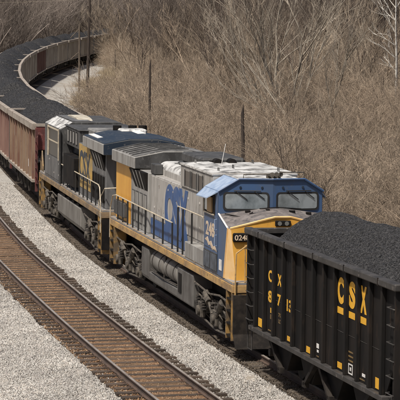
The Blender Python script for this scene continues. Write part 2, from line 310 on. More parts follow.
def grid_mesh(name, X, Y, Z, m, kind=None, parent=None, smooth=True):
    r, c = X.shape; v = np.stack([X, Y, Z], -1).reshape(-1, 3)
    i = np.arange(r * c).reshape(r, c); f = np.stack([i[:-1, :-1], i[:-1, 1:], i[1:, 1:], i[1:, :-1]], -1).reshape(-1, 4)
    me = bpy.data.meshes.new(name); me.from_pydata(v.tolist(), [], f.tolist())
    if smooth: me.polygons.foreach_set('use_smooth', [True] * len(me.polygons))
    o = obj_from(name, me, parent, [m])
    if kind: o['kind'] = kind
    return o
grid_mesh('ground', X, Y, Z, M['earth'], 'structure')

def strip(name, prof, s0, s1, ds, m, jit=0.015, kind='structure'):
    S = np.arange(s0, s1 + ds, ds); ws = np.array([p[0] for p in prof]); zs = np.array([p[1] for p in prof])
    if len(ws) < 60:
        t = np.arange(ws[0], ws[-1] + 1e-6, 0.25 if abs(ws[-1] - ws[0]) > 3 else 0.12); zs = np.interp(t, ws, zs); ws = t
    x = np.interp(S, _ss, _x); y = np.interp(S, _ss, _y); h = np.interp(S, _ss, _h); rz = rise(S)
    Xg = x[:, None] - np.cos(h)[:, None] * ws[None]; Yg = y[:, None] + np.sin(h)[:, None] * ws[None]
    Zg = zs[None] + rz[:, None] + rng.normal(0, jit, Xg.shape)
    Xg, Yg, Zg = Xg[:, ::-1], Yg[:, ::-1], Zg[:, ::-1]
    return grid_mesh(name, Xg, Yg, Zg, m, kind)
def bed_z(w):
    return np.interp(w, [-8, -3.4, -1.9, -1.4, 1.5, 1.9, 2.4, 2.85, 2.95, 3.3, 3.42, 5.08, 5.2, 5.6, 5.72, 9, 20], [-.80, -.62, -.29, -.25, -.25, -.25, -.25, -.225, -.28, -.28, -.26, -.26, -.28, -.28, -.225, -.33, -.62])
strip('ballast_bed', [(w, float(bed_z(w))) for w in np.arange(-7.6, 20.1, 0.3)], -45, 300, 0.6, M['ballast'])
strip('ballast_bed_far', [(w, float(bed_z(w))) for w in np.arange(-7.6, 10.1, 0.6)], 300, 480, 2.0, M['ballast'])
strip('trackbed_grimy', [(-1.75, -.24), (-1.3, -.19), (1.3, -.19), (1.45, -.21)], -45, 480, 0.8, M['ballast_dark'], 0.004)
strip('trackbed_rusty', [(C2 - .95, -.195), (C2 - .7, -.183), (C2 + .7, -.183), (C2 + .84, -.20)], -45, 300, 0.5, M['ballast_brown'], 0.004)

strip('tie_end_gap', [(C2 + .86, -.215), (C2 + 1.30, -.225)], -45, 300, 0.5, M['ballast_brown'], 0.004)
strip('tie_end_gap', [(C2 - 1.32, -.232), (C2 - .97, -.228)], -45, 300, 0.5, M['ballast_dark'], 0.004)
# loose stones that one can make out along the near part of both tracks
def stones(name, n, s0, s1, w0, w1, zoff, rmin, rmax, m, label, cat):
    S = rng.uniform(s0, s1, n); W = rng.uniform(w0, w1, n) if np.isscalar(w0) else None
    x = np.interp(S, _ss, _x); y = np.interp(S, _ss, _y); h = np.interp(S, _ss, _h)
    c = np.stack([x - np.cos(h) * W, y + np.sin(h) * W, bed_z(W) + rise(S) + zoff + rng.uniform(-.012, .014, n)], 1)
    base = np.array([[1, 0, 0], [-1, 0, 0], [0, 1, 0], [0, -1, 0], [0, 0, 1], [0, 0, -1]], float)
    v = base[None] * rng.uniform(.6, 1.25, (n, 6, 1)) + rng.normal(0, .18, (n, 6, 3))
    v *= (rng.uniform(rmin, rmax, (n, 1, 1)) * rng.uniform(.65, 1.3, (n, 1, 3)))
    a = rng.uniform(0, 6.28, n); b = rng.uniform(-.9, .9, n)
    ca, sa, cb, sb = np.cos(a), np.sin(a), np.cos(b), np.sin(b)
    vx = v[..., 0] * ca[:, None] - v[..., 1] * sa[:, None]; vy = v[..., 0] * sa[:, None] + v[..., 1] * ca[:, None]; vz = v[..., 2]
    vy, vz = vy * cb[:, None] - vz * sb[:, None], vy * sb[:, None] + vz * cb[:, None]
    v = np.stack([vx, vy, vz], -1) + c[:, None]
    f = np.array([[0, 2, 4], [2, 1, 4], [1, 3, 4], [3, 0, 4], [2, 0, 5], [1, 2, 5], [3, 1, 5], [0, 3, 5]])
    F = (f[None] + (np.arange(n) * 6)[:, None, None]).reshape(-1, 3)
    me = bpy.data.meshes.new(name); me.vertices.add(n * 6); me.vertices.foreach_set('co', v.reshape(-1).astype('f'))
    me.loops.add(len(F) * 3); me.loops.foreach_set('vertex_index', F.reshape(-1).astype('i'))
    me.polygons.add(len(F)); me.polygons.foreach_set('loop_start', np.arange(0, len(F) * 3, 3, dtype='i')); me.update(calc_edges=True)
    o = obj_from(name, me, None, [m]); return tag(o, label, cat, None, 'stuff')
stones('pale_gravel', 100000, -17, 62, 1.32, C2 - 1.2, .004, .017, .035, M['stone'], 'pale grey crushed stone between the two tracks', 'gravel')
stones('pale_gravel', 210000, -17, 34, C2 + 1.22, 10.5, .004, .017, .035, M['stone'], 'pale grey crushed stone left of the empty track', 'gravel')
stones('rusty_gravel', 26000, -17, 50, C2 - .80, C2 + .72, .068, .012, .024, M['stone_brown'], 'rust brown ballast between the rails of the empty track', 'gravel')
stones('pale_gravel', 5200, -17, 50, C2 + 1.0, C2 + 1.3, .05, .015, .03, M['stone'], 'pale stones strewn over the tie ends farther from the train', 'gravel')
stones('pale_gravel', 5200, -17, 50, C2 - 1.34, C2 - 1.0, .05, .015, .03, M['stone'], 'pale stones strewn over the tie ends of the empty track nearer the train', 'gravel')
stones('rusty_gravel', 14000, -17, 50, C2 + .8, C2 + 1.32, .07, .013, .028, M['stone_brown'], 'rusty stones between the tie ends of the empty track', 'gravel')
stones('rusty_gravel', 8000, -17, 50, C2 - 1.3, C2 - .85, .055, .013, .028, M['stone_dark'], 'grimy stones at the tie ends nearer the train', 'gravel')
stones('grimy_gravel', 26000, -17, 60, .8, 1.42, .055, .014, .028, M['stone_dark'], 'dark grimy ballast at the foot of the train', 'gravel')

# ---------------- ties and rails ----------------
tie_meshes = []; grimy_meshes = []
for k in range(12):
    mb = MB(); w = 1.3 + random.uniform(-.05, .06); mb.box(-w, 1.3 + random.uniform(-.06, .07), -.125, .125, -.16, 0)
    mb.m = 1
    for c_ in (-.7525, .7525):
        mb.box(c_ - .19, c_ + .19, -.09, .09, .0, .016)
        for a, b_ in ((-.12, .055), (.12, -.055), (.125, .06)): mb.box(c_ + a - .014, c_ + a + .014, b_ - .012, b_ + .012, .016, .045)
    o = mb.build('railroad_tie', [M['tie'] if k < 6 else M['tie_dark'], M['tie_plate']], bev=0.006); bm = bmesh.new(); bm.from_mesh(o.data)
    for q in bm.verts: q.co += Vector((random.uniform(-.01, .01), random.uniform(-.008, .008), random.uniform(-.005, .005)))
    bm.to_mesh(o.data); bm.free(); (tie_meshes if k < 6 else grimy_meshes).append(o.data); bpy.data.objects.remove(o)
def ties(w0, s0, s1, pitch, label, group, zoff, kinds):
    s = s0; k = 0
    while s < s1:
        o = bpy.data.objects.new('railroad_tie', random.choice(kinds)); COL.objects.link(o)
        x, y, h = path(s + random.uniform(-.05, .05)); p = at(s + random.uniform(-.05, .05), w0 + random.uniform(-.03, .03), zoff)
        o.location = p; o.rotation_euler = (0, 0, -h + random.uniform(-.012, .012)); tag(o, label, 'railroad tie', group); s += pitch; k += 1
ties(0, -17, 60.5, 0.70, 'grimy wooden railroad tie under the coal train', 'ties under the coal train', -.176, grimy_meshes)
ties(C2, -17, 60.5, 0.70, 'brown weathered railroad tie under the empty track', 'ties under the empty track', -.168, tie_meshes)
def rail(w0, s0, s1, label):
    prof = [(-.07, -.17), (.07, -.17), (.07, -.155), (.012, -.135), (.012, -.045), (.036, -.035), (.036, -.004), (.03, 0), (-.03, 0), (-.036, -.004), (-.036, -.035), (-.012, -.045), (-.012, -.135), (-.07, -.155)]
    S = np.concatenate([np.arange(s0, min(90, s1), 1.0), np.arange(90, s1, 3.0)]); V = []; F = []; n = len(prof)
    for s in S:
        for a, b in prof: V.append(tuple(at(s, w0 + a, b)))
    mi = []
    for i in range(len(S) - 1):
        for k in range(n): F.append((i * n + k, (i + 1) * n + k, (i + 1) * n + (k + 1) % n, i * n + (k + 1) % n)); mi.append(1 if k in (6, 7, 8) else 0)
    me = bpy.data.meshes.new('steel_rail'); me.from_pydata(V, [], F)
    for p, q in zip(me.polygons, mi): p.material_index = q
    bm = bmesh.new(); bm.from_mesh(me); bmesh.ops.recalc_face_normals(bm, faces=bm.faces); bm.to_mesh(me); bm.free()
    tag(obj_from('steel_rail', me, None, [M['rail'], M['railtop']]), label, 'rail')
rail(.7525, -40, 440, 'rusty rail under the near side wheels of the coal train')
rail(-.7525, -40, 440, 'rail hidden on the far side under the coal train')
rail(C2 - .7525, -40, 300, 'worn steel rail of the empty track, the one nearer the train')
rail(C2 + .7525, -40, 300, 'worn steel rail of the empty track, the one farther from the train')

# ---------------- locomotive running gear ----------------
def wheel_truck(parent, s0, sc, mirror=False, light=False):
    """three-axle truck centred at sc"""
    t = empty('wheel_truck'); t.parent = parent
    U, UL = M['under'], M['under_lit']
    b = MB(s0); b.box(-.98, .98, sc - 2.6, sc + 2.6, .62, 1.1); b.box(-.98, .98, sc - .45, sc + .45, .5, 1.15); b.build('bolster', M['black'], t)
    for ax in (-2.06, 0, 2.06):
        w = MB(s0)
        for sg in (-1, 1):
            w.cyl((sg * .68, sc + ax, .533), (sg * .80, sc + ax, .533), .533, 28); w.cyl((sg * .66, sc + ax, .533), (sg * .68, sc + ax, .533), .56, 28)
        w.cyl((-.9, sc + ax, .533), (.9, sc + ax, .533), .09, 10); w.build('wheel_set', U, t, smooth=True)
    for sg in (-1, 1):
        f = MB(s0); v0, v1 = sorted((sg * 1.0, sg * 1.24))
        top = [(-2.75, .62), (-2.75, .95), (-2.35, 1.06), (-1.5, .92), (-.6, .90), (0, 1.0), (.6, .90), (1.5, .92), (2.35, 1.06), (2.75, .95), (2.75, .62), (2.5, .56), (1.7, .56), (1.5, .70), (.5, .66), (.36, .50), (-.36, .50), (-.5, .66), (-1.5, .70), (-1.7, .56), (-2.5, .56)]
        f.add(
            [(v0, sc + a, z) for a, z in top] + [(v1, sc + a, z) for a, z in top],
            [list(range(len(top))), list(range(len(top), 2 * len(top)))[::-1]] + [(i, (i + 1) % len(top), len(top) + (i + 1) % len(top), len(top) + i) for i in range(len(top))])
        f.build('side_frame', U, t, bev=.015)
        for ax in (-2.06, 0, 2.06):
            a = MB(s0); a.box(min(sg * 1.2, sg * 1.36), max(sg * 1.2, sg * 1.36), sc + ax - .21, sc + ax + .21, .34, .80)
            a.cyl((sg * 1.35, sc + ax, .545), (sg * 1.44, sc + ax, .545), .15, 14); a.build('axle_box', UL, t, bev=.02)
            for d in (-.36, .36):
                c = MB(s0)
                for k in range(5): c.cyl((sg * 1.28, sc + ax + d, .60 + k * .08), (sg * 1.28, sc + ax + d, .64 + k * .08), .11, 12)
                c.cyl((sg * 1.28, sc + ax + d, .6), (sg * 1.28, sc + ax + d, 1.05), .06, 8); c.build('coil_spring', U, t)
        for d, q in ((-1.25, 1), (1.05, -1)):
            c = MB(s0); c.cyl((sg * 1.36, sc + d, 1.18), (sg * 1.36, sc + d + q * .42, .94), .115, 14); c.cyl((sg * 1.36, sc + d + q * .42, .94), (sg * 1.36, sc + d + q * .85, .66), .045, 8)
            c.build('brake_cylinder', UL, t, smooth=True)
            c = MB(s0); c.hull8([(sg * 1.2, sc + d + q * .95, 1.06), (sg * 1.2, sc + d + q * 1.12, 1.06), (sg * 1.2, sc + d + q * .75, .34), (sg * 1.2, sc + d + q * .6, .34)],
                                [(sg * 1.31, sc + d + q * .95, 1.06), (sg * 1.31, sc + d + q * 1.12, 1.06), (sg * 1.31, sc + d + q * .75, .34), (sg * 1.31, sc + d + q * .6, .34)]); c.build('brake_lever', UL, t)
        c = MB(s0); c.tube([(sg * 1.3, sc - 2.7, 1.0), (sg * 1.34, sc - 1.6, .86), (sg * 1.3, sc - .4, 1.05), (sg * 1.34, sc + .8, .9), (sg * 1.3, sc + 2.6, 1.0)], .028)
        c.tube([(sg * 1.3, sc - 2.4, .74), (sg * 1.33, sc - 1.2, 1.12), (sg * 1.3, sc - .1, .74)], .02); c.tube([(sg * 1.3, sc + 2.3, .74), (sg * 1.33, sc + 1.4, 1.12), (sg * 1.3, sc + .2, .74)], .02)
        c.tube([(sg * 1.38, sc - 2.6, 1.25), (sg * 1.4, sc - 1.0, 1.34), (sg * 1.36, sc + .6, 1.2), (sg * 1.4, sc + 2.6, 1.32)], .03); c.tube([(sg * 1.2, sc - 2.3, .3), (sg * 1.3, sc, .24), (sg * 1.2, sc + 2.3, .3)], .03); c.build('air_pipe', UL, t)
        c = MB(s0); c.tube([(sg * 1.12, sc - 2.6, .95), (sg * 1.12, sc - 2.85, .5), (sg * .78, sc - 2.75, .12)], .03); c.tube([(sg * 1.12, sc + 2.6, .95), (sg * 1.12, sc + 2.85, .5), (sg * .78, sc + 2.75, .12)], .03)
        c.build('sand_pipe', UL, t)
    return t

def hand_rail(root, s0, pts, posts, z_foot, rail_m, post_m, r=.022, v=1.45):
    h = MB(s0); h.tube(pts, r, 6); ho = h.build('handrail', rail_m, root)
    for (s, zt) in posts:
        p = MB(s0); p.box(v - .025, v + .025, s - .022, s + .022, z_foot, zt); p.build('stanchion', post_m, root)
def stair(root, s0, sA, sB, post_m):
    for sg in (1, -1):
        vv = lambda a, b: sorted((sg * a, sg * b))
        t = MB(s0)
        for z in (.42, .76, 1.10, 1.44): t.box(*vv(1.08, 1.5), sA + .03, sB - .03, z, z + .04)
        t.box(*vv(1.04, 1.08), sA, sB, .40, 1.66); t.build('step', M['black'], root)
        for s in (sA, sB - .03):
            q = MB(s0); q.box(*vv(1.05, 1.515), s, s + .03, .34, 1.7); q.build('step_side', M['step_yellow'] if sg > 0 else M['black'], root)
def coupler(root, s0, s, d, z=.88):
    c = MB(s0); c.box(-.12, .12, min(s, s + d * .55), max(s, s + d * .55), z - .12, z + .12)
    a, b = sorted((s + d * .5, s + d * .86)); c.box(-.17, .06, a, b, z - .16, z + .16); c.box(.04, .17, a, b - .1, z - .16, z + .16); c.build('coupler', M['under'], root, bev=.02)
    for v in (-.45, .42, .62):
        h = MB(s0); h.tube([(v, s, 1.05), (v, s + d * .22, .7), (v * .9, s + d * .38, .42), (v * .8, s + d * .62, .4)], .03, 8); h.build('air_hose', M['black'], root)
def louver(root, s0, v, sA, sB, z0, z1, n, m1, m2, name='louver_panel'):
    b = MB(s0); b.m = 0; b.box(v, v + .015, sA, sB, z0, z1); b.m = 1
    for k in range(n):
        a = sA + (sB - sA) * (k + .15) / n; c = sA + (sB - sA) * (k + .6) / n; b.box(v + .015, v + .04, a, c, z0 + .04, z1 - .04)
    return b.build(name, [m1, m2], root)
def intake(root, s0, a, b, sh):
    """sloping screen under the overhang, its lower edge shorter than the upper"""
    q = MB(s0); q.hull8([(1.305, a, 3.34), (1.305, b - sh, 3.34), (1.46, b, 3.94), (1.46, a, 3.94)], [(1.25, a, 3.34), (1.25, b - sh, 3.34), (1.25, b, 3.94), (1.25, a, 3.94)]); o = q.build('intake_screen', M['black'], root)
    for k in range(1, 4):
        t = k / 4; lo, hi = a + (b - sh - a) * t, a + (b - a) * t
        q = MB(s0); q.hull8([(1.315, lo, 3.34), (1.315, lo + .05, 3.34), (1.475, hi + .05, 3.95), (1.475, hi, 3.95)], [(1.30, lo, 3.33), (1.30, lo + .05, 3.33), (1.45, hi + .05, 3.94), (1.45, hi, 3.94)]); q.build('screen_divider', M['grey'], o)
def door_row(root, s0, v, ss_, z0, z1, m, gap=.04):
    for a, b_ in zip(ss_[:-1], ss_[1:]):
        d = MB(s0); d.box(v, v + .02, a + gap, b_ - gap, z0, z1); o = d.build('hood_door', m, root, bev=.006)
        for z in [z for z in (z0 + .25 * (z1 - z0), z0 + .8 * (z1 - z0)) if random.random() < .55]:
            q = MB(s0); q.box(v + .02, v + .045, a + gap + .05, a + gap + .10, z, z + .06); q.build('latch', M['latch'], o)

def make_loco_front():
    (loc, rot) = frame(L / 2); root = empty('locomotive', loc, rot); s0 = L / 2
    tag(root, 'diesel locomotive with bright yellow nose and blue cab, coupled to the black hopper', 'locomotive')
    b = MB(s0); b.m = 1; b.box(-.85, .85, .95, 21.3, 1.05, 1.655); b.m = 0; b.box(-1.5, 1.5, .9, 21.4, 1.66, 1.87); b.m = 2; b.box(-1.48, 1.48, .92, 21.38, 1.874, 1.955)
    b.build('underframe', [M['sill_yellow'], M['black'], M['walk']], root, bev=.01)
    # pilot, steps, coupler
    b = MB(s0); b.box(-1.5, 1.5, .70, .78, .55, 1.62); b.hull8([(-1.5, .7, .55), (1.5, .7, .55), (1.5, .78, .55), (-1.5, .78, .55)], [(-1.45, .55, .16), (1.45, .55, .16), (1.45, .63, .16), (-1.45, .63, .16)])
    b.build('snow_plow', M['gear_black'], root)
    stair(root, s0, .92, 1.62, None); stair(root, s0, 20.35, 21.2, None); coupler(root, s0, .7, -1); coupler(root, s0, 21.3, 1)
    b = MB(s0); b.box(-1.5, 1.5, 21.2, 21.28, .55, 1.62); b.build('end_plate', M['black'], root)
    for v in (1.42, -1.42):
        h = MB(s0); h.tube([(v, .86, .9), (v, .86, 2.1), (v * .98, .9, 2.75), (v * .75, .93, 2.98), (v * .42, .93, 2.98)], .024); h.tube([(v, 1.66, .9), (v, 1.66, 1.95)], .02); h.build('front_handrail', M['sill_yellow'], root)
        h = MB(s0); h.tube([(v * .8, .93, 1.95), (v * .8, .93, 2.98)], .02); h.tube([(v * .42, .93, 1.95), (v * .42, .93, 2.98)], .02); h.build('stanchion', M['sill_yellow'], root)
    # nose
    V = [(1.30, 1.34, 1.955), (1.44, 1.40, 3.37), (.22, 1.33, 3.69), (-.22, 1.33, 3.69), (-1.44, 1.40, 3.37), (-1.30, 1.34, 1.955),
         (1.5, 2.02, 1.955), (1.5, 1.56, 3.38), (1.5, 2.76, 3.67), (1.5, 2.78, 1.955), (.25, 2.55, 3.84), (-.25, 2.55, 3.84), (-1.5, 2.76, 3.67), (-1.5, 1.56, 3.38), (-1.5, 2.02, 1.955), (-1.5, 2.78, 1.955)]
    b = MB(s0); b.add(V, [(0, 1, 2, 3, 4, 5), (0, 6, 7, 1), (5, 4, 13, 14), (6, 9, 8, 7), (14, 13, 12, 15), (1, 7, 8, 10, 2), (2, 10, 11, 3), (3, 11, 12, 13, 4), (0, 5, 14, 15, 9, 6), (9, 15, 12, 11, 10, 8)])
    b.M = [0, 1, 1, 2, 2, 3, 3, 3, 0, 0]; nose = b.build('nose', [M['yellow'], M['peach'], M['blue'], M['nose_dark']], root)
    # white and peach tubes paint bright highlights along the nose edges
    def edge(pts, m, r=.022, name='nose_highlight'):
        e = MB(s0); e.tube(pts, r, 5); e.build(name, m, nose)
    edge([(1.5, 2.76, 3.675), (1.5, 1.56, 3.385)], M['white'], .028); edge([(1.46, 1.42, 3.385), (.22, 1.33, 3.70), (-.22, 1.33, 3.70), (-1.46, 1.42, 3.385)], M['peach'], .03)
    edge([(1.5, 1.56, 3.38), (1.5, 2.02, 1.96)], M['peach'], .02)
    d = MB(s0); d.box(-.32, .32, 1.315, 1.335, 2.0, 3.3); do = d.build('nose_door', M['yellow'], nose, bev=.01)
    d = MB(s0); d.box(-.26, -.2, 1.28, 1.315, 2.55, 2.75); d.build('door_handle', M['black'], nose)
    for v in (1.42, -.88):
        nb = MB(s0); nb.m = 0; nb.box(v - .56, v - .02, 1.28, 1.40, 3.02, 3.27); nbo = nb.build('number_board', [M['black']], root, bev=.03)
        text_part('0248', 'number', M['cream'], nbo, s0, v - .50 if False else (v - .06), 1.28, 3.07, .15, .42, face='front', bold=.02)
    hb = MB(s0); hb.box(-.22, .22, 1.26, 1.34, 3.45, 3.61); hbo = hb.build('headlight', M['black'], root, bev=.02)
    for v in (-.1, .1):
        l = MB(s0); l.cyl((v, 1.265, 3.53), (v, 1.25, 3.53), .06, 14); l.build('lamp', M['lens'], hbo)
    for v in (-.55, .55):
        l = MB(s0); l.box(v - .16, v + .16, .62, .72, 1.72, 1.9); o = l.build('ditch_light', M['black'], root, bev=.02); l = MB(s0); l.cyl((v, .62, 1.81), (v, .60, 1.81), .07, 14); l.build('lamp', M['lens'], o)
    # cab
    prof = [(1.5, 1.955), (1.5, 4.30), (.93, 4.63), (-.93, 4.63), (-1.5, 4.30), (-1.5, 1.955)]
    f = []
    def fr(v): return 2.80 - .25 * (1 - abs(v) / 1.5)
    front = [(1.5, fr(1.5), 1.955), (1.5, fr(1.5), 4.30), (.93, fr(.93), 4.63), (0, fr(0), 4.63), (-.93, fr(.93), 4.63), (-1.5, fr(1.5), 4.30), (-1.5, fr(1.5), 1.955), (0, fr(0), 1.955)]
    back = [(v, 4.78, z) for v, s, z in front]
    b = MB(s0); b.add(front + back, [(0, 1, 2, 3, 7), (7, 3, 4, 5, 6), (15, 11, 10, 9, 8), (14, 13, 12, 11, 15)] + [(i, (i + 1) % 8, 8 + (i + 1) % 8, 8 + i) for i in range(8)])
    b.M = [0, 0, 0, 0] + [0, 2, 1, 1, 2, 0, 0, 0]
    cab = b.build('cab', [M['blue'], M['roof_white'], M['blue_sunlit']], root, bev=.012)
    # brow along the roof front
    e = MB(s0); e.tube([(1.52, fr(1.5) - .03, 4.30), (.94, fr(.94) - .03, 4.65), (0, fr(0) - .03, 4.65), (-.94, fr(.94) - .03, 4.65), (-1.52, fr(1.5) - .03, 4.30)], .035, 6); e.build('roof_brow', M['blue'], cab)
    # windshields follow the slight vee of the front
    for v0, v1 in ((.10, 1.38), (-1.38, -.10)):
        sg = 1 if v0 > 0 else -1
        def rr(x0, x1, z0, z1, r, d, t):
            pts = []
            for cx, cz, a0 in ((x1 - r, z1 - r, 0), (x0 + r, z1 - r, 90), (x0 + r, z0 + r, 180), (x1 - r, z0 + r, 270)):
                for k in range(5):
                    a = R(a0 + k * 22.5); pts.append((cx + r * math.cos(a), cz + r * math.sin(a)))
            q = MB(s0); A = [(x, fr(x) - d, z) for x, z in pts]; B = [(x, fr(x) - d - t, z) for x, z in pts]; n = len(A)
            q.add(A + B, [list(range(n)), list(range(n, 2 * n))[::-1]] + [(i, (i + 1) % n, n + (i + 1) % n, n + i) for i in range(n)]); return q
        wf = rr(v0, v1, 3.77, 4.29, .10, -.01, .035).build('windshield', M['post'], root)
        rr(v0 + .055, v1 - .055, 3.82, 4.235, .07, .027, .006).build('glass_pane', M['glass'], wf)
        wp = MB(s0); m_ = (v0 + v1) / 2
        wp.tube([(m_ + .30, fr(m_ + .30) - .06, 4.31), (m_ - .02, fr(m_) - .055, 4.08)], .012); wp.tube([(m_ - .22, fr(m_ - .22) - .06, 4.31), (m_ - .5, fr(m_ - .5) - .055, 4.10)], .012)
        wp.tube([(m_ + .35, fr(m_ + .35) - .05, 4.325), (m_ - .40, fr(m_ - .4) - .05, 4.325)], .016); wp.build('wiper', M['post'], wf)
    # clutter on the dark nose top
    for (v, s, z, q) in ((1.1, 2.35, 3.63, .10), (.62, 2.2, 3.70, .12), (.75, 2.4, 3.76, .07), (-.5, 2.3, 3.76, .08), (-1.0, 2.4, 3.70, .07), (.2, 2.3, 3.80, .05)):
        g = MB(s0); g.box(v - q, v + q, s - .05, s + .05, z - .03, z + .04); g.build('nose_bracket', M['black'], root)
    g = MB(s0); g.tube([(1.38, 2.5, 3.70), (.9, 2.0, 3.62), (.65, 2.25, 3.76)], .015); g.tube([(.4, 2.45, 3.84), (-.1, 2.5, 3.87), (-.8, 2.45, 3.83)], .015); g.build('nose_cable', M['black'], root)
    # side windows and sun awning
    w = MB(s0); w.box(1.5, 1.515, 3.25, 4.72, 3.60, 4.15); wo = w.build('side_window', M['black'], root)
    g = MB(s0); g.box(1.515, 1.525, 4.12, 4.66, 3.66, 4.12); g.build('glass_pane', M['glass'], wo)
    g = MB(s0); g.box(1.515, 1.56, 3.55, 4.12, 3.64, 4.08); g.build('arm_rest', M['tan'], wo)
    g = MB(s0); g.box(1.515, 1.55, 4.67, 4.72, 3.60, 4.15); g.box(1.515, 1.55, 3.30, 4.72, 3.58, 3.61); g.build('window_frame', M['rail_cream'], wo)
    w = MB(s0); w.box(-1.53, -1.5, 3.30, 4.80, 3.60, 4.15); w.build('side_window', M['glass_dark'], root)
    for sg in (1, -1):
        a = MB(s0); a.hull8([(sg * 1.46, 2.85, 4.33), (sg * 1.46, 4.75, 4.33), (sg * 1.74, 4.78, 4.06), (sg * 1.74, 3.35, 4.09)], [(sg * 1.46, 2.85, 4.30), (sg * 1.46, 4.75, 4.30), (sg * 1.74, 4.78, 4.03), (sg * 1.74, 3.35, 4.06)])
        a.build('sun_awning', M['blue_sunlit'], root)
    # roof fittings
    h = MB(s0); h.tube([(.75, 3.0, 4.66), (.75, 3.0, 4.76), (-.2, 2.95, 4.78), (-.2, 2.95, 4.66)], .018); h.tube([(-.3, 3.0, 4.68), (-.3, 3.0, 4.82), (-1.0, 3.0, 4.82), (-1.0, 3.0, 4.62)], .02); h.build('roof_rail', M['under_lit'], root)
    h = MB(s0)
    for k, l_ in enumerate((.5, .42, .34)): h.cyl((-.05 - k * .14, 3.35, 4.72), (-.05 - k * .14, 3.35 - l_, 4.76), .03, 10, .07)
    h.box(-.4, 0, 3.3, 3.42, 4.63, 4.74); h.build('horn', M['under_lit'], root)
    h = MB(s0); h.tube([(.42, 7.6, 4.62), (.28, 7.6, 5.35)], .009); h.build('antenna', M['white'], root)
    # lettering and hatches of the cab side
    text_part('248', 'cab_number', M['cream'], root, s0, 1.5, 4.5, 2.94, .40, 1.2, bold=.03, depth=.006)
    z = MB(s0); z.prism([(4.62, 2.80), (4.25, 2.90), (4.05, 2.76), (3.75, 2.82), (3.5, 2.68), (3.25, 2.72), (2.95, 2.58), (3.35, 2.60), (3.6, 2.58), (3.85, 2.70), (4.1, 2.66), (4.3, 2.76)], 'v', 1.5, 1.507)
    # prism on 'v' axis takes (a,b)->(c,a,b)
    z.build('stripe_emblem', M['cream'], root)
    for a, c in ((2.9, 3.75), (3.85, 4.74)):
        q = louver(root, s0, 1.5, a, c, 2.0, 2.52, 4, M['grey_dark'], M['box_grey'], 'battery_box_door')
    for a, c in ((4.85, 6.2), (6.3, 7.65)):
        q = MB(s0); q.box(1.2, 1.49, a, c, 1.955, 2.42); q.build('equipment_box', M['grey'], root, bev=.015)
    q = MB(s0); q.box(1.5, 1.512, 2.30, 2.62, 2.12, 2.42); q.build('builder_plate', M['white'], root)
    # block behind the cab
    b = MB(s0); b.m = 0; b.box(-1.25, 1.25, 4.80, 9.6, 3.93, 4.58); b.m = 1; b.box(-1.28, 1.28, 4.79, 9.64, 4.585, 4.66); b.build('equipment_cabinet', [M['grey_side'], M['roof_white']], root, bev=.02)
    b = MB(s0); b.hull8([(1.2, 4.85, 4.665), (.4, 4.85, 4.70), (.4, 9.5, 4.70), (1.2, 9.5, 4.665)], [(1.2, 4.85, 4.64), (.4, 4.85, 4.64), (.4, 9.5, 4.64), (1.2, 9.5, 4.64)]); b.build('roof_seam', M['roof_white'], root)
    for a, c in ((8.85, 8.05), (7.8, 7.1), (6.8, 6.2)):
        q = MB(s0); q.box(1.25, 1.262, c, a, 4.02, 4.46); o = q.build('intake_window', M['window_brown'], root)
        q = MB(s0); q.box(1.262, 1.28, c - .04, c, 3.99, 4.5); q.box(1.262, 1.28, a, a + .04, 3.99, 4.5); q.build('window_frame', M['grey_dark'], o)
    b = MB(s0); b.box(-1.2, 1.2, 4.80, 14.85, 1.955, 3.93); b.build('lower_hood', M['grey_side'], root, bev=.02)
    door_row(root, s0, 1.2, [4.85, 5.75, 6.65, 7.55, 8.4, 9.2, 10.0, 10.8, 11.6, 12.4, 13.2, 14.0, 14.8], 2.52, 3.88, M['grey_side'], .03)
    # engine hood with rounded top
    arc = [(.95 - .30 + .30 * math.sin(R(a)), 4.08 + .26 * math.cos(R(a))) for a in range(90, -1, -10)]
    prof = [(.95, 3.93)] + arc + [(-v, z) for v, z in arc[::-1]] + [(-.95, 3.93)]
    b = MB(s0); n = len(prof); A = [(v, 9.6, z) for v, z in prof]; B = [(v, 14.9, z) for v, z in prof]
    b.add(A + B, [list(range(n)), list(range(n, 2 * n))[::-1]] + [(i, (i + 1) % n, n + (i + 1) % n, n + i) for i in range(n)])
    b.M = [0, 0] + [(1 if 4.12 < (prof[i][1] + prof[(i + 1) % n][1]) / 2 else 0) for i in range(n)]
    hood = b.build('engine_hood', [M['grey_side'], M['roof_white']], root, smooth=True)
    q = MB(s0); q.box(1.2, 1.215, 9.0, 14.8, 1.99, 2.48); q.build('blue_stripe', M['blue_letter'], root)
    for ch, a, w_ in (('C', 12.3, 1.4), ('S', 11.0, 1.2), ('X', 10.0, 1.5)):
        text_part(ch, 'hood_lettering', M['blue_letter'], root, s0, 1.222, a, 2.22, 1.62, w_, bold=.07, depth=.008)
    q = MB(s0); q.box(.95, 1.22, 14.1, 14.85, 3.95, 4.28); q.build('sand_box', M['grey_dark'], root, bev=.02)
    q = MB(s0); q.box(-.95, .62, 9.0, 13.4, 4.34, 4.46); q.box(-.8, .56, 9.7, 13.0, 4.46, 4.78); q.build('exhaust_housing', M['grey_dark'], root, bev=.06)
    for v in (.15, -.3):
        q = MB(s0); q.cyl((v, 9.2, 4.66), (v, 9.6, 4.66), .13, 14); q.build('exhaust_stack', M['black'], root)
    # radiator section
    b = MB(s0); b.box(-1.3, 1.3, 14.85, 21.1, 1.955, 3.95); b.build('radiator_cabin', M['grey'], root, bev=.02)
    y_ = MB(s0); y_.box(1.3, 1.315, 18.1, 21.08, 1.96, 3.94); y_.box(-1.3, 1.3, 21.1, 21.112, 1.96, 3.94); y_.build('yellow_panel', M['yellow'], root)
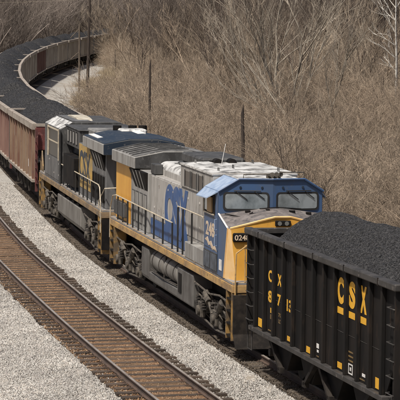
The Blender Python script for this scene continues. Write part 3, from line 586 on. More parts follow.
    b = MB(s0); b.m = 0; b.prism([(1.5, 3.98), (1.5, 4.36), (.5, 4.56), (-.5, 4.56), (-1.5, 4.36), (-1.5, 3.98)], 's', 16.46, 20.98); rad = b.build('radiator_wing', [M['grey']], root, bev=.015)
    b = MB(s0); b.prism([(1.44, 4.375), (.5, 4.565), (-.5, 4.565), (-1.44, 4.375), (-1.44, 4.39), (-.5, 4.585), (.5, 4.585), (1.44, 4.39)], 's', 16.55, 20.9); b.build('radiator_screen', M['roof_grey'], rad)
    b = MB(s0); b.prism([(1.46, 4.0), (1.46, 4.34), (.5, 4.53), (-.5, 4.53), (-1.46, 4.34), (-1.46, 4.0)], 's', 16.435, 16.455); b.build('end_shade_panel', M['grey_dark'], rad)  # dark sheet paints shade on the end; the wing itself is grey
    intake(root, s0, 14.95, 17.7, .45)
    for a in (15.1, 15.85, 16.6, 17.3): louver(root, s0, 1.3, a, a + .55, 2.15, 3.2, 3, M['grey_dark'], M['grey'], 'vent_door')
    q = MB(s0); q.box(1.25, 1.46, 18.6, 20.7, 2.12, 2.62); q.build('tool_box', M['grey_dark'], root, bev=.02)
    # seams, ribs and small fittings
    q = MB(s0)
    for s in (17.1, 17.75, 18.4, 19.05, 19.7, 20.35): q.hull8([(1.44, s, 4.392), (1.44, s + .05, 4.392), (.5, s + .05, 4.588), (.5, s, 4.588)], [(1.44, s, 4.425), (1.44, s + .05, 4.425), (.5, s + .05, 4.62), (.5, s, 4.62)]); q.box(-.5, .5, s, s + .05, 4.588, 4.615)
    q.build('screen_bar', M['grey_dark'], rad)
    for s in (17.6, 18.8, 19.9): q = MB(s0); q.box(1.5, 1.506, s, s + .015, 4.0, 4.35); q.build('panel_seam', M['grey_dark'], rad)
    for s in (10.9, 12.3, 13.6): q = MB(s0); q.box(-.66, .66, s, s + .04, 4.335, 4.36); q.build('roof_hatch_seam', M['grey_dark'], hood)
    for s in (6.2, 7.8): q = MB(s0); q.box(-1.2, 1.2, s, s + .03, 4.66, 4.675); q.build('roof_hatch_seam', M['roof_grey'], root)
    for (v, s) in ((.9, 5.6), (.9, 9.0), (-.9, 5.6), (-.9, 9.0), (.2, 6.8)):
        q = MB(s0); q.tube([(v, s, 4.66), (v, s, 4.76), (v, s + .16, 4.76), (v, s + .16, 4.66)], .016, 5); q.build('lifting_lug', M['roof_grey'], root)
    q = MB(s0); q.box(1.5, 1.508, 2.84, 2.852, 2.0, 4.2); q.box(1.5, 1.508, 3.1, 4.74, 3.50, 3.512); q.box(1.5, 1.508, 2.86, 4.74, 2.60, 2.612); q.build('panel_seam', M['navy'], cab)
    for z in (2.75, 3.2): q = MB(s0); q.tube([(1.5, 3.02, z), (1.56, 3.02, z), (1.56, 3.02, z + .3), (1.5, 3.02, z + .3)], .012, 5); q.build('grab_iron', M['blue_sunlit'], cab)
    for s in (2.2, 5.0, 7.8, 10.6, 13.4, 16.2, 19.0): q = MB(s0); q.box(1.5, 1.512, s, s + .16, 1.69, 1.84); q.build('sill_bracket', M['sill_yellow'], root)
    for v in (-.9, -.3, .3, .9): q = MB(s0); q.cyl((v, fr(v) - .004, 4.42), (v, fr(v) - .02, 4.42), .035, 10); q.build('marker_cap', M['navy'], cab)
    # handrails
    ps = [9.84, 11.4, 12.96, 14.5, 15.81, 16.87, 17.9, 18.87, 19.9]
    hand_rail(root, s0, [(1.45, 9.84, 2.77), (1.45, 20.3, 2.79), (1.47, 20.9, 2.72), (1.49, 21.25, 2.3), (1.5, 21.3, 1.2)], [(s, 2.77) for s in ps], 1.7, M['rail_cream'], M['post'])
    hand_rail(root, s0, [(1.45, 8.95, 2.25), (1.45, 8.95, 3.36), (1.45, 5.1, 3.37), (1.5, 4.95, 3.37)], [(8.95, 3.33), (8.17, 3.33), (6.8, 3.33)], 1.95, M['rail_cream'], M['post'])
    hand_rail(root, s0, [(-1.45, 6, 2.9), (-1.45, 20.5, 2.9)], [(s, 2.9) for s in (6, 9, 12, 15, 18, 20)], 1.95, M['rail_cream'], M['post'], v=-1.45)
    # fuel tank and air reservoirs
    b = MB(s0); b.prism([(1.42, .55), (1.42, .80), (-1.42, .80), (-1.42, .55), (-1.15, .36), (1.15, .36)], 's', 6.6, 15.2); tk = b.build('fuel_tank', M['tank'], root, bev=.03)
    b = MB(s0); b.prism([(1.44, .55), (1.44, 1.5), (.6, 1.5), (.6, .4), (1.2, .4)], 's', 6.6, 9.0); b.build('tank_end_box', M['tank'], tk, bev=.03)
    b = MB(s0); b.prism([(1.44, .6), (1.44, 1.52), (.6, 1.52), (.6, .4), (1.2, .4)], 's', 13.9, 15.2); b.build('tank_end_box', M['tank'], tk, bev=.03)
    b = MB(s0); b.box(-1.4, .6, 6.7, 15.1, .79, 1.5); b.build('tank_body', M['under'], tk)
    for a, c in ((9.3, 11.3), (11.7, 13.6)):
        q = MB(s0); q.cyl((1.08, a, 1.2), (1.08, c, 1.2), .36, 24); q.cyl((1.08, a - .12, 1.2), (1.08, a, 1.2), .2, 24, .36); q.cyl((1.08, c, 1.2), (1.08, c + .1, 1.2), .36, 24, .2)
        o = q.build('air_reservoir', M['tank_light'], root, smooth=True)
        for t in (.35, 1.5): q = MB(s0); q.cyl((1.08, a + t, 1.2), (1.08, a + t + .06, 1.2), .375, 24); q.build('strap', M['under'], o)
    q = MB(s0); q.tube([(1.4, 9.3, .9), (1.44, 11.5, .86), (1.42, 13.6, .92)], .025, 6); q.tube([(1.38, 11.5, .8), (1.3, 11.5, 1.62)], .03, 6); q.build('air_pipe', M['under'], root)
    q = MB(s0); q.box(1.444, 1.46, 8.3, 8.75, .75, 1.35); q.build('filler_gauge', M['black'], tk)
    wheel_truck(root, s0, 3.95); wheel_truck(root, s0, 18.25)
    return root

def make_loco_rear():
    (loc, rot) = frame(1.5 * L); root = empty('locomotive', loc, rot); s0 = L / 2
    tag(root, 'weathered grey diesel locomotive facing away, with yellow lettered hood and dark roof', 'locomotive')
    b = MB(s0); b.m = 1; b.box(-.85, .85, .95, 21.3, 1.05, 1.655); b.m = 0; b.box(-1.5, 1.5, .9, 21.4, 1.66, 1.87); b.m = 2; b.box(-1.48, 1.48, .92, 21.38, 1.874, 1.955)
    b.build('underframe', [M['sill_dull'], M['black'], M['walk']], root, bev=.01)
    stair(root, s0, .95, 1.8, None); stair(root, s0, 20.5, 21.25, None); coupler(root, s0, .95, -1); coupler(root, s0, 21.3, 1)
    b = MB(s0); b.box(-1.5, 1.5, .85, .92, .5, 1.62); b.build('end_plate', M['black'], root); b = MB(s0); b.box(-1.5, 1.5, 21.42, 21.5, .3, 1.62); b.build('snow_plow', M['black'], root)
    # radiator end
    b = MB(s0); b.box(-1.3, 1.3, 1.25, 9.0, 1.955, 3.95); b.build('radiator_cabin', M['grey_mid'], root, bev=.02)
    b = MB(s0); b.prism([(1.5, 3.98), (1.5, 4.36), (.5, 4.54), (-.5, 4.54), (-1.5, 4.36), (-1.5, 3.98)], 's', .62, 6.4); rad = b.build('radiator_wing', M['grey'], root, bev=.015)
    b = MB(s0); b.prism([(1.49, 3.99), (1.49, 4.36), (.5, 4.535), (-.5, 4.535), (-1.49, 4.36), (-1.49, 3.99)], 's', .595, .618); b.prism([(1.46, 4.375), (.5, 4.545), (-.5, 4.545), (-1.49, 4.37), (-1.49, 4.39), (-.5, 4.57), (.5, 4.57), (1.46, 4.39)], 's', .64, 6.38); b.build('navy_trim', M['navy'], rad)
    for (a, c, v0, v1) in ((3.6, 6.2, -.6, 1.3),):
        z = lambda v: 4.575 - max(0, abs(v) - .5) * .19
        q = MB(s0); q.hull8([(v1, a, z(v1) + .02), (v0, a + .5, z(0) + .02), (v0, c, z(0) + .02), (v1, c, z(v1) + .02)], [(v1, a, z(v1) - .02), (v0, a + .5, z(0) - .04), (v0, c, z(0) - .04), (v1, c, z(v1) - .02)]); q.build('glare_patch', M['white'], rad)  # white sheet painting a patch of glare on the radiator top
    intake(root, s0, 1.45, 4.7, .5)
    for a in (1.5, 2.2, 2.9, 3.6, 4.3): louver(root, s0, 1.3, a, a + .5, 2.1, 3.15, 3, M['grey_dark'], M['black'], 'vent_door')
    q = MB(s0); q.box(1.3, 1.315, 5.0, 8.9, 2.25, 3.93); yp = q.build('yellow_panel', M['yellow_dull'], root)
    text_part('CSX', 'hood_lettering', M['navy'], root, s0, 1.316, 8.75, 2.55, 1.15, 3.3, bold=.03, depth=.008)
    # engine block, exhaust and cab
    b = MB(s0); b.m = 0; b.box(-1.25, 1.25, 9.2, 14.0, 3.62, 4.36); b.m = 1; b.box(-1.28, 1.28, 9.15, 14.0, 4.365, 4.42); b.build('equipment_cabinet', [M['grey_dark'], M['grey_dark']], root, bev=.02)
    for a in (9.9, 10.8, 11.7, 12.6): louver(root, s0, 1.25, a, a + .5, 3.75, 4.28, 1, M['black'], M['grey'], 'vent_slot')
    b = MB(s0); b.box(-.95, .95, 9.0, 14.0, 1.955, 3.62); b.build('engine_hood', M['navy'], root)
    q = MB(s0); q.box(.95, .98, 9.2, 12.9, 2.3, 3.5); q.build('hood_door', M['grey_dark'], root)
    q = MB(s0); q.box(1.0, 1.48, 9.2, 12.7, 2.12, 3.30); q.build('equipment_box', M['black'], root, bev=.02)
    q = MB(s0); q.box(-.9, .9, 6.9, 9.6, 4.0, 4.5); q.build('exhaust_housing', M['roof_grey'], root, bev=.05)
    q = MB(s0); q.box(-.9, .1, 5.6, 6.8, 4.42, 4.64); q.build('muffler', M['roof_white'], root, bev=.05)
    for v in (.1, -.5, -.9):
        q = MB(s0); q.cyl((v, 6.8, 4.5), (v, 6.8, 4.74), .17, 14); q.build('exhaust_stack', M['black'], root)
    prof = [(1.5, 1.955), (1.5, 4.22), (1.0, 4.52), (-1.0, 4.52), (-1.5, 4.22), (-1.5, 1.955)]; n = 6
    b = MB(s0); A = [(v, 13.55, z) for v, z in prof]; B = [(v, 19.2, z) for v, z in prof]
    b.add(A + B, [list(range(n)), list(range(n, 2 * n))[::-1]] + [(i, (i + 1) % n, n + (i + 1) % n, n + i) for i in range(n)]); b.M = [2, 0, 0, 1, 3, 1, 0, 0]
    cab = b.build('cab', [M['grey_mid'], M['roof_white'], M['grey_dark'], M['grey_dark']], root, bev=.012)
    q = MB(s0); q.box(.2, .95, 13.8, 18.9, 4.522, 4.56); q.build('roof_hatch', M['grey_mid'], cab, bev=.01)
    dome = MB(s0); pr = [(14.6, 4.50)] + [(16.6 - 2.0 * math.cos(R(a)), 4.52 + .13 * math.sin(R(a))) for a in range(12, 169, 12)] + [(18.6, 4.50)]
    dome.prism(pr, 'v', .0, .62); dome.build('air_conditioner', M['dome_cream'], root, bev=.05, smooth=True)
    w = MB(s0); w.box(1.5, 1.52, 13.75, 17.6, 2.98, 4.14); wo = w.build('side_window', M['glass_dark'], root)
    g = MB(s0)
    for s in (13.75, 17.55): g.box(1.52, 1.58, s, s + .06, 2.9, 4.2)
    g.box(1.52, 1.57, 13.75, 17.6, 4.12, 4.17); g.box(1.52, 1.56, 14.2, 17.5, 3.58, 3.62); g.build('window_frame', M['rail_cream'], wo)
    g = MB(s0); g.box(1.5, 1.515, 18.0, 18.8, 3.5, 4.12); g.build('door_window', M['glass_dark'], root)
    door_row(root, s0, 1.5, [13.7, 15.4, 17.1, 18.9], 2.05, 2.9, M['grey_mid'])
    q = MB(s0); q.box(1.5, 1.56, 13.45, 13.58, 1.96, 4.2); q.build('cab_corner_post', M['grey_dark'], root)
    # nose at the far end
    V = [(1.5, 19.2, 1.955), (1.5, 19.2, 3.75), (-1.5, 19.2, 3.75), (-1.5, 19.2, 1.955), (1.2, 20.8, 1.955), (1.3, 20.6, 3.35), (-1.3, 20.6, 3.35), (-1.2, 20.8, 1.955)]
    b = MB(s0); b.add(V, [(0, 3, 2, 1), (4, 5, 6, 7), (0, 1, 5, 4), (3, 7, 6, 2), (1, 2, 6, 5), (0, 4, 7, 3)]); b.build('nose', M['grey_mid'], root, bev=.03)
    for v in (1.42,):
        h = MB(s0); h.tube([(v, 20.4, 1.2), (v, 20.45, 2.2), (v, 20.9, 2.85), (v, 21.35, 2.4), (v, 21.4, 1.1)], .03); h.tube([(v, 20.9, 1.2), (v, 20.9, 2.85)], .025); h.build('front_handrail', M['sill_dull'], root)
    ps = [2.9, 4.1, 5.3, 6.5, 7.7, 8.9, 10.2, 11.5, 12.8]
    hand_rail(root, s0, [(1.45, 13.5, 2.77), (1.45, 2.2, 2.79), (1.47, 1.7, 2.72), (1.49, 1.3, 2.2), (1.5, 1.2, 1.1)], [(s, 2.77) for s in ps], 1.7, M['rail_cream'], M['post'])
    h = MB(s0); h.tube([(1.45, 2.0, 1.2), (1.46, 2.0, 2.2), (1.4, .85, 2.75), (.6, .7, 2.8), (-.6, .7, 2.8)], .022); h.build('end_handrail', M['rail_cream'], root)
    hand_rail(root, s0, [(-1.45, 3, 2.9), (-1.45, 13.4, 2.9)], [(s, 2.9) for s in (3, 6, 9, 12)], 1.95, M['rail_cream'], M['post'], v=-1.45)
    b = MB(s0); b.prism([(1.44, .72), (1.44, 1.46), (-1.44, 1.46), (-1.44, .72), (-1.15, .42), (1.15, .42)], 's', 7.4, 14.9); tk = b.build('fuel_tank', M['tank_light'], root, bev=.04)
    for a in (8.2, 9.7, 11.2, 12.7): q = MB(s0); q.box(1.2, 1.4, a, a + .6, 1.46, 1.56); q.build('tank_bracket', M['black'], tk)
    wheel_truck(root, s0, 4.0); wheel_truck(root, s0, 18.2)
    return root

# ---------------- hopper cars ----------------
def car_truck(root, s0, sc):
    t = empty('wheel_truck'); t.parent = root
    for ax in (-.86, .86):
        w = MB(s0)
        for sg in (-1, 1): w.cyl((sg * .68, sc + ax, .457), (sg * .80, sc + ax, .457), .457, 24); w.cyl((sg * .66, sc + ax, .457), (sg * .68, sc + ax, .457), .485, 24)
        w.cyl((-1.05, sc + ax, .457), (1.05, sc + ax, .457), .08, 8); w.build('wheel_set', M['under'], t, smooth=True)
    for sg in (-1, 1):
        f = MB(s0); P = [(-1.1, .36), (-1.1, .62), (-.7, .66), (-.35, .84), (.35, .84), (.7, .66), (1.1, .62), (1.1, .36), (.75, .36), (.45, .26), (-.45, .26), (-.75, .36)]
        a, c = sorted((sg * .95, sg * 1.1)); n = len(P)
        f.add([(a, sc + x, z) for x, z in P] + [(c, sc + x, z) for x, z in P], [list(range(n)), list(range(n, 2 * n))[::-1]] + [(i, (i + 1) % n, n + (i + 1) % n, n + i) for i in range(n)])
        for ax in (-.86, .86): f.cyl((sg * 1.1, sc + ax, .457), (sg * 1.2, sc + ax, .457), .11, 12)
        for d in (-.18, 0, .18): f.cyl((sg * 1.1, sc + d, .34), (sg * 1.1, sc + d, .7), .08, 10)
        f.build('side_frame', M['under'], t)
    b = MB(s0); b.box(-1.0, 1.0, sc - .2, sc + .2, .5, .95); b.build('bolster', M['black'], t)

def coal_mesh(name, s0, a, b, vw, zc, ze, nx, ny, rough, seed, mtl):
    """a heaped load between s = a and b; zc(s) crest height, ze(s) height along the sides"""
    r = np.random.default_rng(seed); S = np.linspace(a, b, ny); Vv = np.linspace(-vw, vw, nx)
    SS, VV = np.meshgrid(S, Vv, indexing='ij'); t = np.abs(VV) / vw
    Z = ze(SS) + (zc(SS) - ze(SS)) * (1 - t ** 1.7)
    ph = r.uniform(0, 6.28, 12)
    for k in range(4): Z += .05 / (k + 1) * np.sin(SS * (1.1 + k * 1.3) + ph[k]) * np.cos(VV * (1.6 + k * 1.9) + ph[k + 4]) * (1 - t ** 4)
    Z += r.normal(0, rough, Z.shape)
    J = rough * 1.2
    V = np.stack([-(VV + r.normal(0, J, Z.shape) * (t < .97)), SS - s0 + r.normal(0, J, Z.shape), Z], -1)
    i = np.arange(nx * ny).reshape(ny, nx); F = np.stack([i[:-1, :-1], i[:-1, 1:], i[1:, 1:], i[1:, :-1]], -1).reshape(-1, 4).tolist()
    v = V.reshape(-1, 3).tolist(); nb = len(v)                        # closed underneath
    rim = list(i[0, :]) + list(i[1:, -1]) + list(i[-1, ::-1][1:]) + list(i[::-1, 0][1:-1])
    zb = float(Z.min()) - .35
    for k in rim: v.append([v[k][0], v[k][1], zb])
    m = len(rim)
    F += [[rim[k], rim[(k + 1) % m], nb + (k + 1) % m, nb + k] for k in range(m)]; F.append([nb + k for k in range(m)])
    me = bpy.data.meshes.new(name); me.from_pydata(v, [], F)
    bm = bmesh.new(); bm.from_mesh(me); bmesh.ops.recalc_face_normals(bm, faces=bm.faces); bm.to_mesh(me); bm.free(); me.materials.append(mtl)
    return me

def make_black_hopper():
    SC = -8.5; (loc, rot) = frame(SC); root = empty('hopper_car', loc, rot); s0 = SC
    # the frame is taken at the middle of this car, so s is measured as for the locomotive
    tag(root, 'black ribbed hopper car with yellow C S X letters, nearest car, heaped with coal', 'hopper car')
    N, F_ = -14.05, -.95                     # near and far end of the top rail
    for sg in (1, -1):
        a, c = sorted((sg * 1.47, sg * 1.50)); p = MB(s0)
        p.add([(a, N + .15, 2.2), (a, N + .15, 3.5), (a, F_ - .1, 3.5), (a, F_ - .1, 2.2), (a, F_ - .6, 1.12), (a, N + 1.0, 1.12)] + [(c, N + .15, 2.2), (c, N + .15, 3.5), (c, F_ - .1, 3.5), (c, F_ - .1, 2.2), (c, F_ - .6, 1.12), (c, N + 1.0, 1.12)],
              [(0, 1, 2, 3, 4, 5), (11, 10, 9, 8, 7, 6)] + [(i, (i + 1) % 6, 6 + (i + 1) % 6, 6 + i) for i in range(6)])
        p.build('side_sheet', M['hop'], root)
        for k in range(13):
            s = -1.85 - .922 * k; a, c = sorted((sg * 1.50, sg * 1.60)); q = MB(s0)
            q.prism([(s - .06, 1.12), (s - .06, 3.5), (s + .06, 3.5), (s + .06, 1.12)], 'v', a, c); q.build('side_rib', M['hop'], root, bev=.012)
        a, c = sorted((sg * 1.44, sg * 1.66)); q = MB(s0); q.box(a, c, N, F_, 3.5, 3.66); tr = q.build('top_rail', M['hop_rail'], root, bev=.025)
        for s in np.arange(N + 1.2, F_, 2.6): q = MB(s0); q.box(*sorted((sg * 1.645, sg * 1.668)), float(s), float(s) + .05, 3.495, 3.665); q.build('rail_splice', M['hop'], tr)
        a, c = sorted((sg * 1.38, sg * 1.64)); q = MB(s0); q.box(a, c, N + .85, F_ - .5, 1.0, 1.12); q.build('side_sill', M['hop_rail'], root, bev=.012)
        a, c = sorted((sg * 1.4, sg * 1.6))
        for e0 in (N + .1, F_ - .22): q = MB(s0); q.box(a, c, e0, e0 + .12, .9, 3.5); q.build('corner_post', M['hop'], root)
        for (e, d) in ((N, 1), (F_, -1)):
            g = MB(s0)
            for z in (1.25, 1.62, 1.98, 2.35, 2.72, 3.1): g.tube([(sg * 1.53, e + d * .12, z), (sg * 1.62, e + d * .14, z), (sg * 1.62, e + d * .62, z), (sg * 1.53, e + d * .64, z)], .014)
            g.tube([(sg * 1.55, e + d * .12, 1.15), (sg * 1.55, e + d * .12, .45), (sg * 1.55, e + d * .55, .45), (sg * 1.55, e + d * .55, 1.15)], .02)
            g.build('ladder', M['hop_rail'], root)
    for (e, d) in ((N, 1), (F_, -1)):
        q = MB(s0); q.box(-1.46, 1.46, e + d * .02 if d > 0 else e - .14, e + .14 if d > 0 else e - .02, 3.48, 3.64); q.build('end_rail', M['hop_rail'], root, bev=.02)
        q = MB(s0); q.hull8([(-1.46, e + d * .06, 3.5), (1.46, e + d * .06, 3.5), (1.46, e + d * .06, 2.75), (-1.46, e + d * .06, 2.75)], [(-1.46, e + d * .1, 3.5), (1.46, e + d * .1, 3.5), (1.46, e + d * .1, 2.75), (-1.46, e + d * .1, 2.75)]); q.build('end_sheet', M['hop'], root)
        q = MB(s0); q.hull8([(-1.46, e + d * .08, 2.76), (1.46, e + d * .08, 2.76), (1.46, e + d * 2.9, 1.1), (-1.46, e + d * 2.9, 1.1)], [(-1.46, e + d * .14, 2.80), (1.46, e + d * .14, 2.80), (1.46, e + d * 2.95, 1.14), (-1.46, e + d * 2.95, 1.14)]); q.build('slope_sheet', M['hop'], root)
        q = MB(s0); q.box(-1.5, 1.5, min(e, e + d * .3), max(e, e + d * .3), .95, 1.1); q.box(-.25, .25, min(e, e + d * 2), max(e, e + d * 2), .75, 1.0)
        for v in (-1.2, -.5, .5, 1.2): q.box(v - .05, v + .05, e + d * .1 - .05, e + d * .1 + .05, 1.1, 2.76)
        q.build('end_platform', M['hop'], root)
        for z in (1.5, 1.9, 2.3):
            g = MB(s0); g.tube([(1.05, e - d * .03, z), (1.45, e - d * .03, z)], .014); g.tube([(-1.05, e - d * .03, z), (-1.45, e - d * .03, z)], .014); g.build('grab_iron', M['hop_rail'], root)
        coupler(root, s0, e, -d)
    q = MB(s0); q.cyl((-.8, F_ + .1, 2.6), (-.8, F_ + .13, 2.6), .26, 20); q.build('brake_wheel', M['hop_rail'], root)
    # chutes beneath
    for c_, k in ((-4.1, 1), (-6.4, -1), (-8.6, 1), (-10.9, -1)):
        for sg in (1, -1):
            a, c = sorted((sg * .15, sg * 1.36)); q = MB(s0)
            q.prism([(c_ - 1.0, 1.12), (c_ + 1.0, 1.12), (c_ + .28, .33), (c_ - .28, .33)], 'v', a, c); q.build('discharge_chute', M['black'], root, bev=.01)
            q = MB(s0); a, c = sorted((sg * 1.38, sg * 1.5)); q.hull8([(a, c_ - .06, .3), (a, c_ + .08, .3), (a, c_ + k * 1.0 + .1, 1.02), (a, c_ + k * 1.0 - .12, 1.02)], [(c, c_ - .06, .3), (c, c_ + .08, .3), (c, c_ + k * 1.0 + .1, 1.02), (c, c_ + k * 1.0 - .12, 1.02)])
            q.box(a, c, c_ - .12, c_ + .12, .24, .38); q.build('gate_arm', M['gear_black'], root)
    q = MB(s0); q.box(-.16, .16, N, F_, .78, 1.0); q.build('centre_sill', M['black'], root)
    car_truck(root, s0, F_ - 1.9); car_truck(root, s0, N + 1.9)
    # lettering: the bay between two ribs is .8 m wide
    def bay(k): return -1.85 - .922 * k - .08          # far edge of the panel beyond rib k
    Y_, DY = M['hop_yellow'], M['hop_dirty_yellow']; VS = 1.502
    def tx(t, k, z, h, w, m=Y_, dx=.14, bold=.03): text_part(t, 'lettering', m, root, s0, VS, bay(k) - dx, z, h, w, bold=bold, depth=.006)
    def mk(k, dx, w, z, h, m=Y_, name='marking'):
        q = MB(s0); s = bay(k) - dx; q.box(VS, VS + .005, s - w, s, z, z + h); return q.build(name, m, root)
    def tz(t, s, z, h, w, m=Y_, bold=.03): text_part(t, 'lettering', m, root, s0, VS, s, z, h, w, bold=bold, depth=.005)
    def mz(s, w, z, h, m=Y_, name='marking'):
        q = MB(s0); q.box(VS, VS + .005, s - w, s, z, z + h); return q.build(name, m, root)
    tz('C', -2.96, 2.45, .30, .40); tz('X', -3.88, 2.44, .30, .38); tz('8', -2.96, 1.92, .30, .40); tz('7', -3.88, 1.93, .30, .34); tz('13', -4.80, 1.91, .30, .44)
    tz('1', -3.2, 1.66, .13, .10); tz('1', -3.2, 1.50, .12, .10, DY); tz('70', -4.0, 1.66, .10, .28, DY); tz('LD', -4.0, 1.50, .10, .28, DY); mz(-3.0, .36, 1.18, .03, DY)
    mz(-1.98, .46, 1.16, .22); mz(-4.88, .34, 1.18, .12); mz(-6.66, .34, 1.15, .15); mz(-7.56, .20, 1.38, .11, M['white']); mz(-7.60, .14, 1.28, .06, M['white']); mz(-7.56, .2, 1.17, .03, DY)
    for ch, s in (('C', -9.28), ('S', -10.2), ('X', -11.08)): tz(ch, s, 2.68, .62, .47, bold=.05); mz(s, .47, 2.45, .15)
    mz(-9.34, .36, 1.18, .14)
    for z in (1.66, 1.56, 1.46): mz(-10.22, .36, z, .035, DY)
    q = MB(s0); s = -10.22
    for (a, b_, z0, z1) in ((0, .34, 1.38, 1.41), (0, .34, 1.17, 1.20), (0, .04, 1.20, 1.38), (.30, .34, 1.20, 1.38), (.12, .22, 1.25, 1.33)): q.box(VS, VS + .005, s - b_, s - a, z0, z1)
    q.build('white_placard', M['white'], root); mz(-11.3, .24, 1.27, .07, M['white']); mz(-11.1, .4, 1.18, .03, DY); mz(-12.3, .34, 1.17, .24)
    q = MB(s0); q.box(1.50, 1.506, -12.9, -1.7, 2.04, 2.05); q.build('weld_line', M['hop_rail'], root)
    # the load
    zc = lambda s: np.interp(s, [-13.9, -12.9, -11.5, -9.2, -6.4, -3.8, -2.2, -1.3, -1.06], [3.2, 3.85, 4.2, 4.30, 4.33, 4.27, 4.05, 3.55, 3.25])
    ze = lambda s: np.interp(s, [-13.9, -12.6, -11.5, -4.6, -3.4, -1.06], [3.0, 3.5, 3.52, 3.50, 3.25, 2.85])
    me = coal_mesh('coal_load', s0, -13.88, -1.12, 1.43, zc, ze, 110, 520, .0065, 5, M['coal'])
    o = obj_from('coal_load', me); o.location = loc; o.rotation_euler = rot; tag(o, 'large heap of black coal in the nearest, black hopper car', 'coal', 'coal loads in the cars')

def make_tan_hopper(side, variant):
    """weathered hopper, 14.2 m long body centred on s = 0"""
    root = empty('hopper_car'); H = 7.15; s0 = 0; endm = M['oxide'] if variant == 0 else M['shade_dark']
    for sg in (1, -1):
        a, c = sorted((sg * 1.47, sg * 1.50)); p = MB(s0); pts = [(-H, 2.1), (-H, 3.55), (H, 3.55), (H, 2.1), (H - .1, 1.1), (-H + .1, 1.1)]
        p.prism(pts, 'v', a, c); p.build('side_sheet', side, root)
        p = MB(s0); p.box(*sorted((sg * 1.44, sg * 1.466)), -H + .02, H - .02, 1.2, 3.39); p.build('shade_liner', M['shade_dark'], root)  # dark sheet added to paint the shade inside the car
        p = MB(s0); p.box(*sorted((sg * 1.425, sg * 1.438)), -H + .02, H - .02, 3.3, 3.70); p.build('shade_liner', M['shade_dark'], root)
        a, c = sorted((sg * 1.50, sg * 1.60))
        for k in range(9): q = MB(s0); s = -H + .5 + k * (2 * H - 1.0) / 8; q.box(a, c, s - .08, s + .08, 1.12, 3.4); q.build('side_rib', side, root)
        a, c = sorted((sg * 1.44, sg * 1.66)); q = MB(s0); q.box(a, c, -H - .05, H + .05, 3.40, 3.72); q.build('top_rail', M['tan_rail'], root, bev=.02)
        a, c = sorted((sg * 1.40, sg * 1.64)); q = MB(s0); q.box(a, c, -H, H, 1.0, 1.12); q.build('side_sill', M['tan_rail'], root)
        for e in (-H - .30, H + .30):
            g = MB(s0); g.box(*sorted((sg * 1.40, sg * 1.52)), e - .06, e + .06, .6, 3.5)
            for z in (1.3, 1.7, 2.1, 2.5, 2.9): g.tube([(sg * 1.51, e - .28, z), (sg * 1.51, e + .05, z)], .02, 4)
            g.build('ladder', endm, root)
    for d in (-1, 1):
        q = MB(s0); q.box(-1.42, 1.42, min(d * (H - .02), d * (H - .13)), max(d * (H - .02), d * (H - .13)), 2.45, 3.68); q.build('shade_liner', M['shade_dark'], root)
        q = MB(s0); e = d * H; q.box(-1.46, 1.46, min(e, e + d * .1), max(e, e + d * .1), 2.5, 3.55)
        q2 = MB(s0)
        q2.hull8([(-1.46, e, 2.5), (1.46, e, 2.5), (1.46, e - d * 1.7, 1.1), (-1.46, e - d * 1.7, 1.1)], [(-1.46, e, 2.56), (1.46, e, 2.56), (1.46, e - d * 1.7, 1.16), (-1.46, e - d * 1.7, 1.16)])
        q2.build('slope_sheet', M['shade_dark'], root)
        for v in (-.9, 0, .9): q.box(v - .06, v + .06, min(e + d * .1, e + d * .2), max(e + d * .1, e + d * .2), 1.1, 3.5)
        q.box(-1.5, 1.5, min(e, e + d * .45), max(e, e + d * .45), .95, 1.1); q.build('end_sheet', endm, root)
        q = MB(s0); q.box(-1.46, 1.46, min(e - d * .01, e + d * .12), max(e - d * .01, e + d * .12), 3.56, 3.70); q.build('end_rail', M['tan_rail'], root)
        q = MB(s0); q.box(-.12, .12, min(e + d * .3, e + d * 1.1), max(e + d * .3, e + d * 1.1), .76, 1.0); q.build('coupler', M['black'], root)
        q = MB(s0)
        for sg in (-1, 1):
            for ax in (-.86, .86): q.cyl((sg * .68, e - d * 1.75 + ax, .457), (sg * .80, e - d * 1.75 + ax, .457), .457, 16)
            q.box(*sorted((sg * .95, sg * 1.1)), e - d * 1.75 - 1.1, e - d * 1.75 + 1.1, .36, .7)
        q.box(-1, 1, e - d * 1.75 - .2, e - d * 1.75 + .2, .5, 1.0); q.build('wheel_truck', M['under'], root)
    for c_ in (-3.2, -1.1, 1.1, 3.2):
        q = MB(s0); q.prism([(c_ - .95, 1.1), (c_ + .95, 1.1), (c_ + .3, .35), (c_ - .3, .35)], 'v', -1.38, 1.38); q.box(1.38, 1.46, c_ - .08, c_ + .08, .3, 1.0); q.box(-1.46, -1.38, c_ - .08, c_ + .08, .3, 1.0); q.build('discharge_chute', M['under'], root)
    q = MB(s0); q.box(-.16, .16, -H, H, .8, 1.0); q.build('centre_sill', M['black'], root)
    if variant == 0:
        for s, z, w, h in ((4.6, 2.5, .55, .5), (4.4, 2.1, .5, .25), (-3.6, 1.5, .4, .35), (-5.6, 1.3, .4, .4)):
            q = MB(s0); q.box(1.502, 1.508, s - w, s, z, z + h); q.build('faded_marking', M['white'], root)
    return root
def tan_load(seed):
    H = 7.05; r = np.random.default_rng(seed); a, b = r.uniform(-.12, .12, 2)
    zc = lambda s: np.interp(s, [-H, -H + .9, -H + 2.9, -2.2, 0, 2.2, H - 2.9, H - .9, H], [2.3, 2.9, 4.2 + a, 4.42, 3.9 + b, 4.42, 4.2 - a, 2.9, 2.3])
    ze = lambda s: np.interp(s, [-H, -H + 2.0, H - 2.0, H], [2.6, 3.5, 3.5, 2.6])
    return coal_mesh('coal_load', 0, -H, H, 1.43, zc, ze, 36, 160, .013, seed, M['coal'])

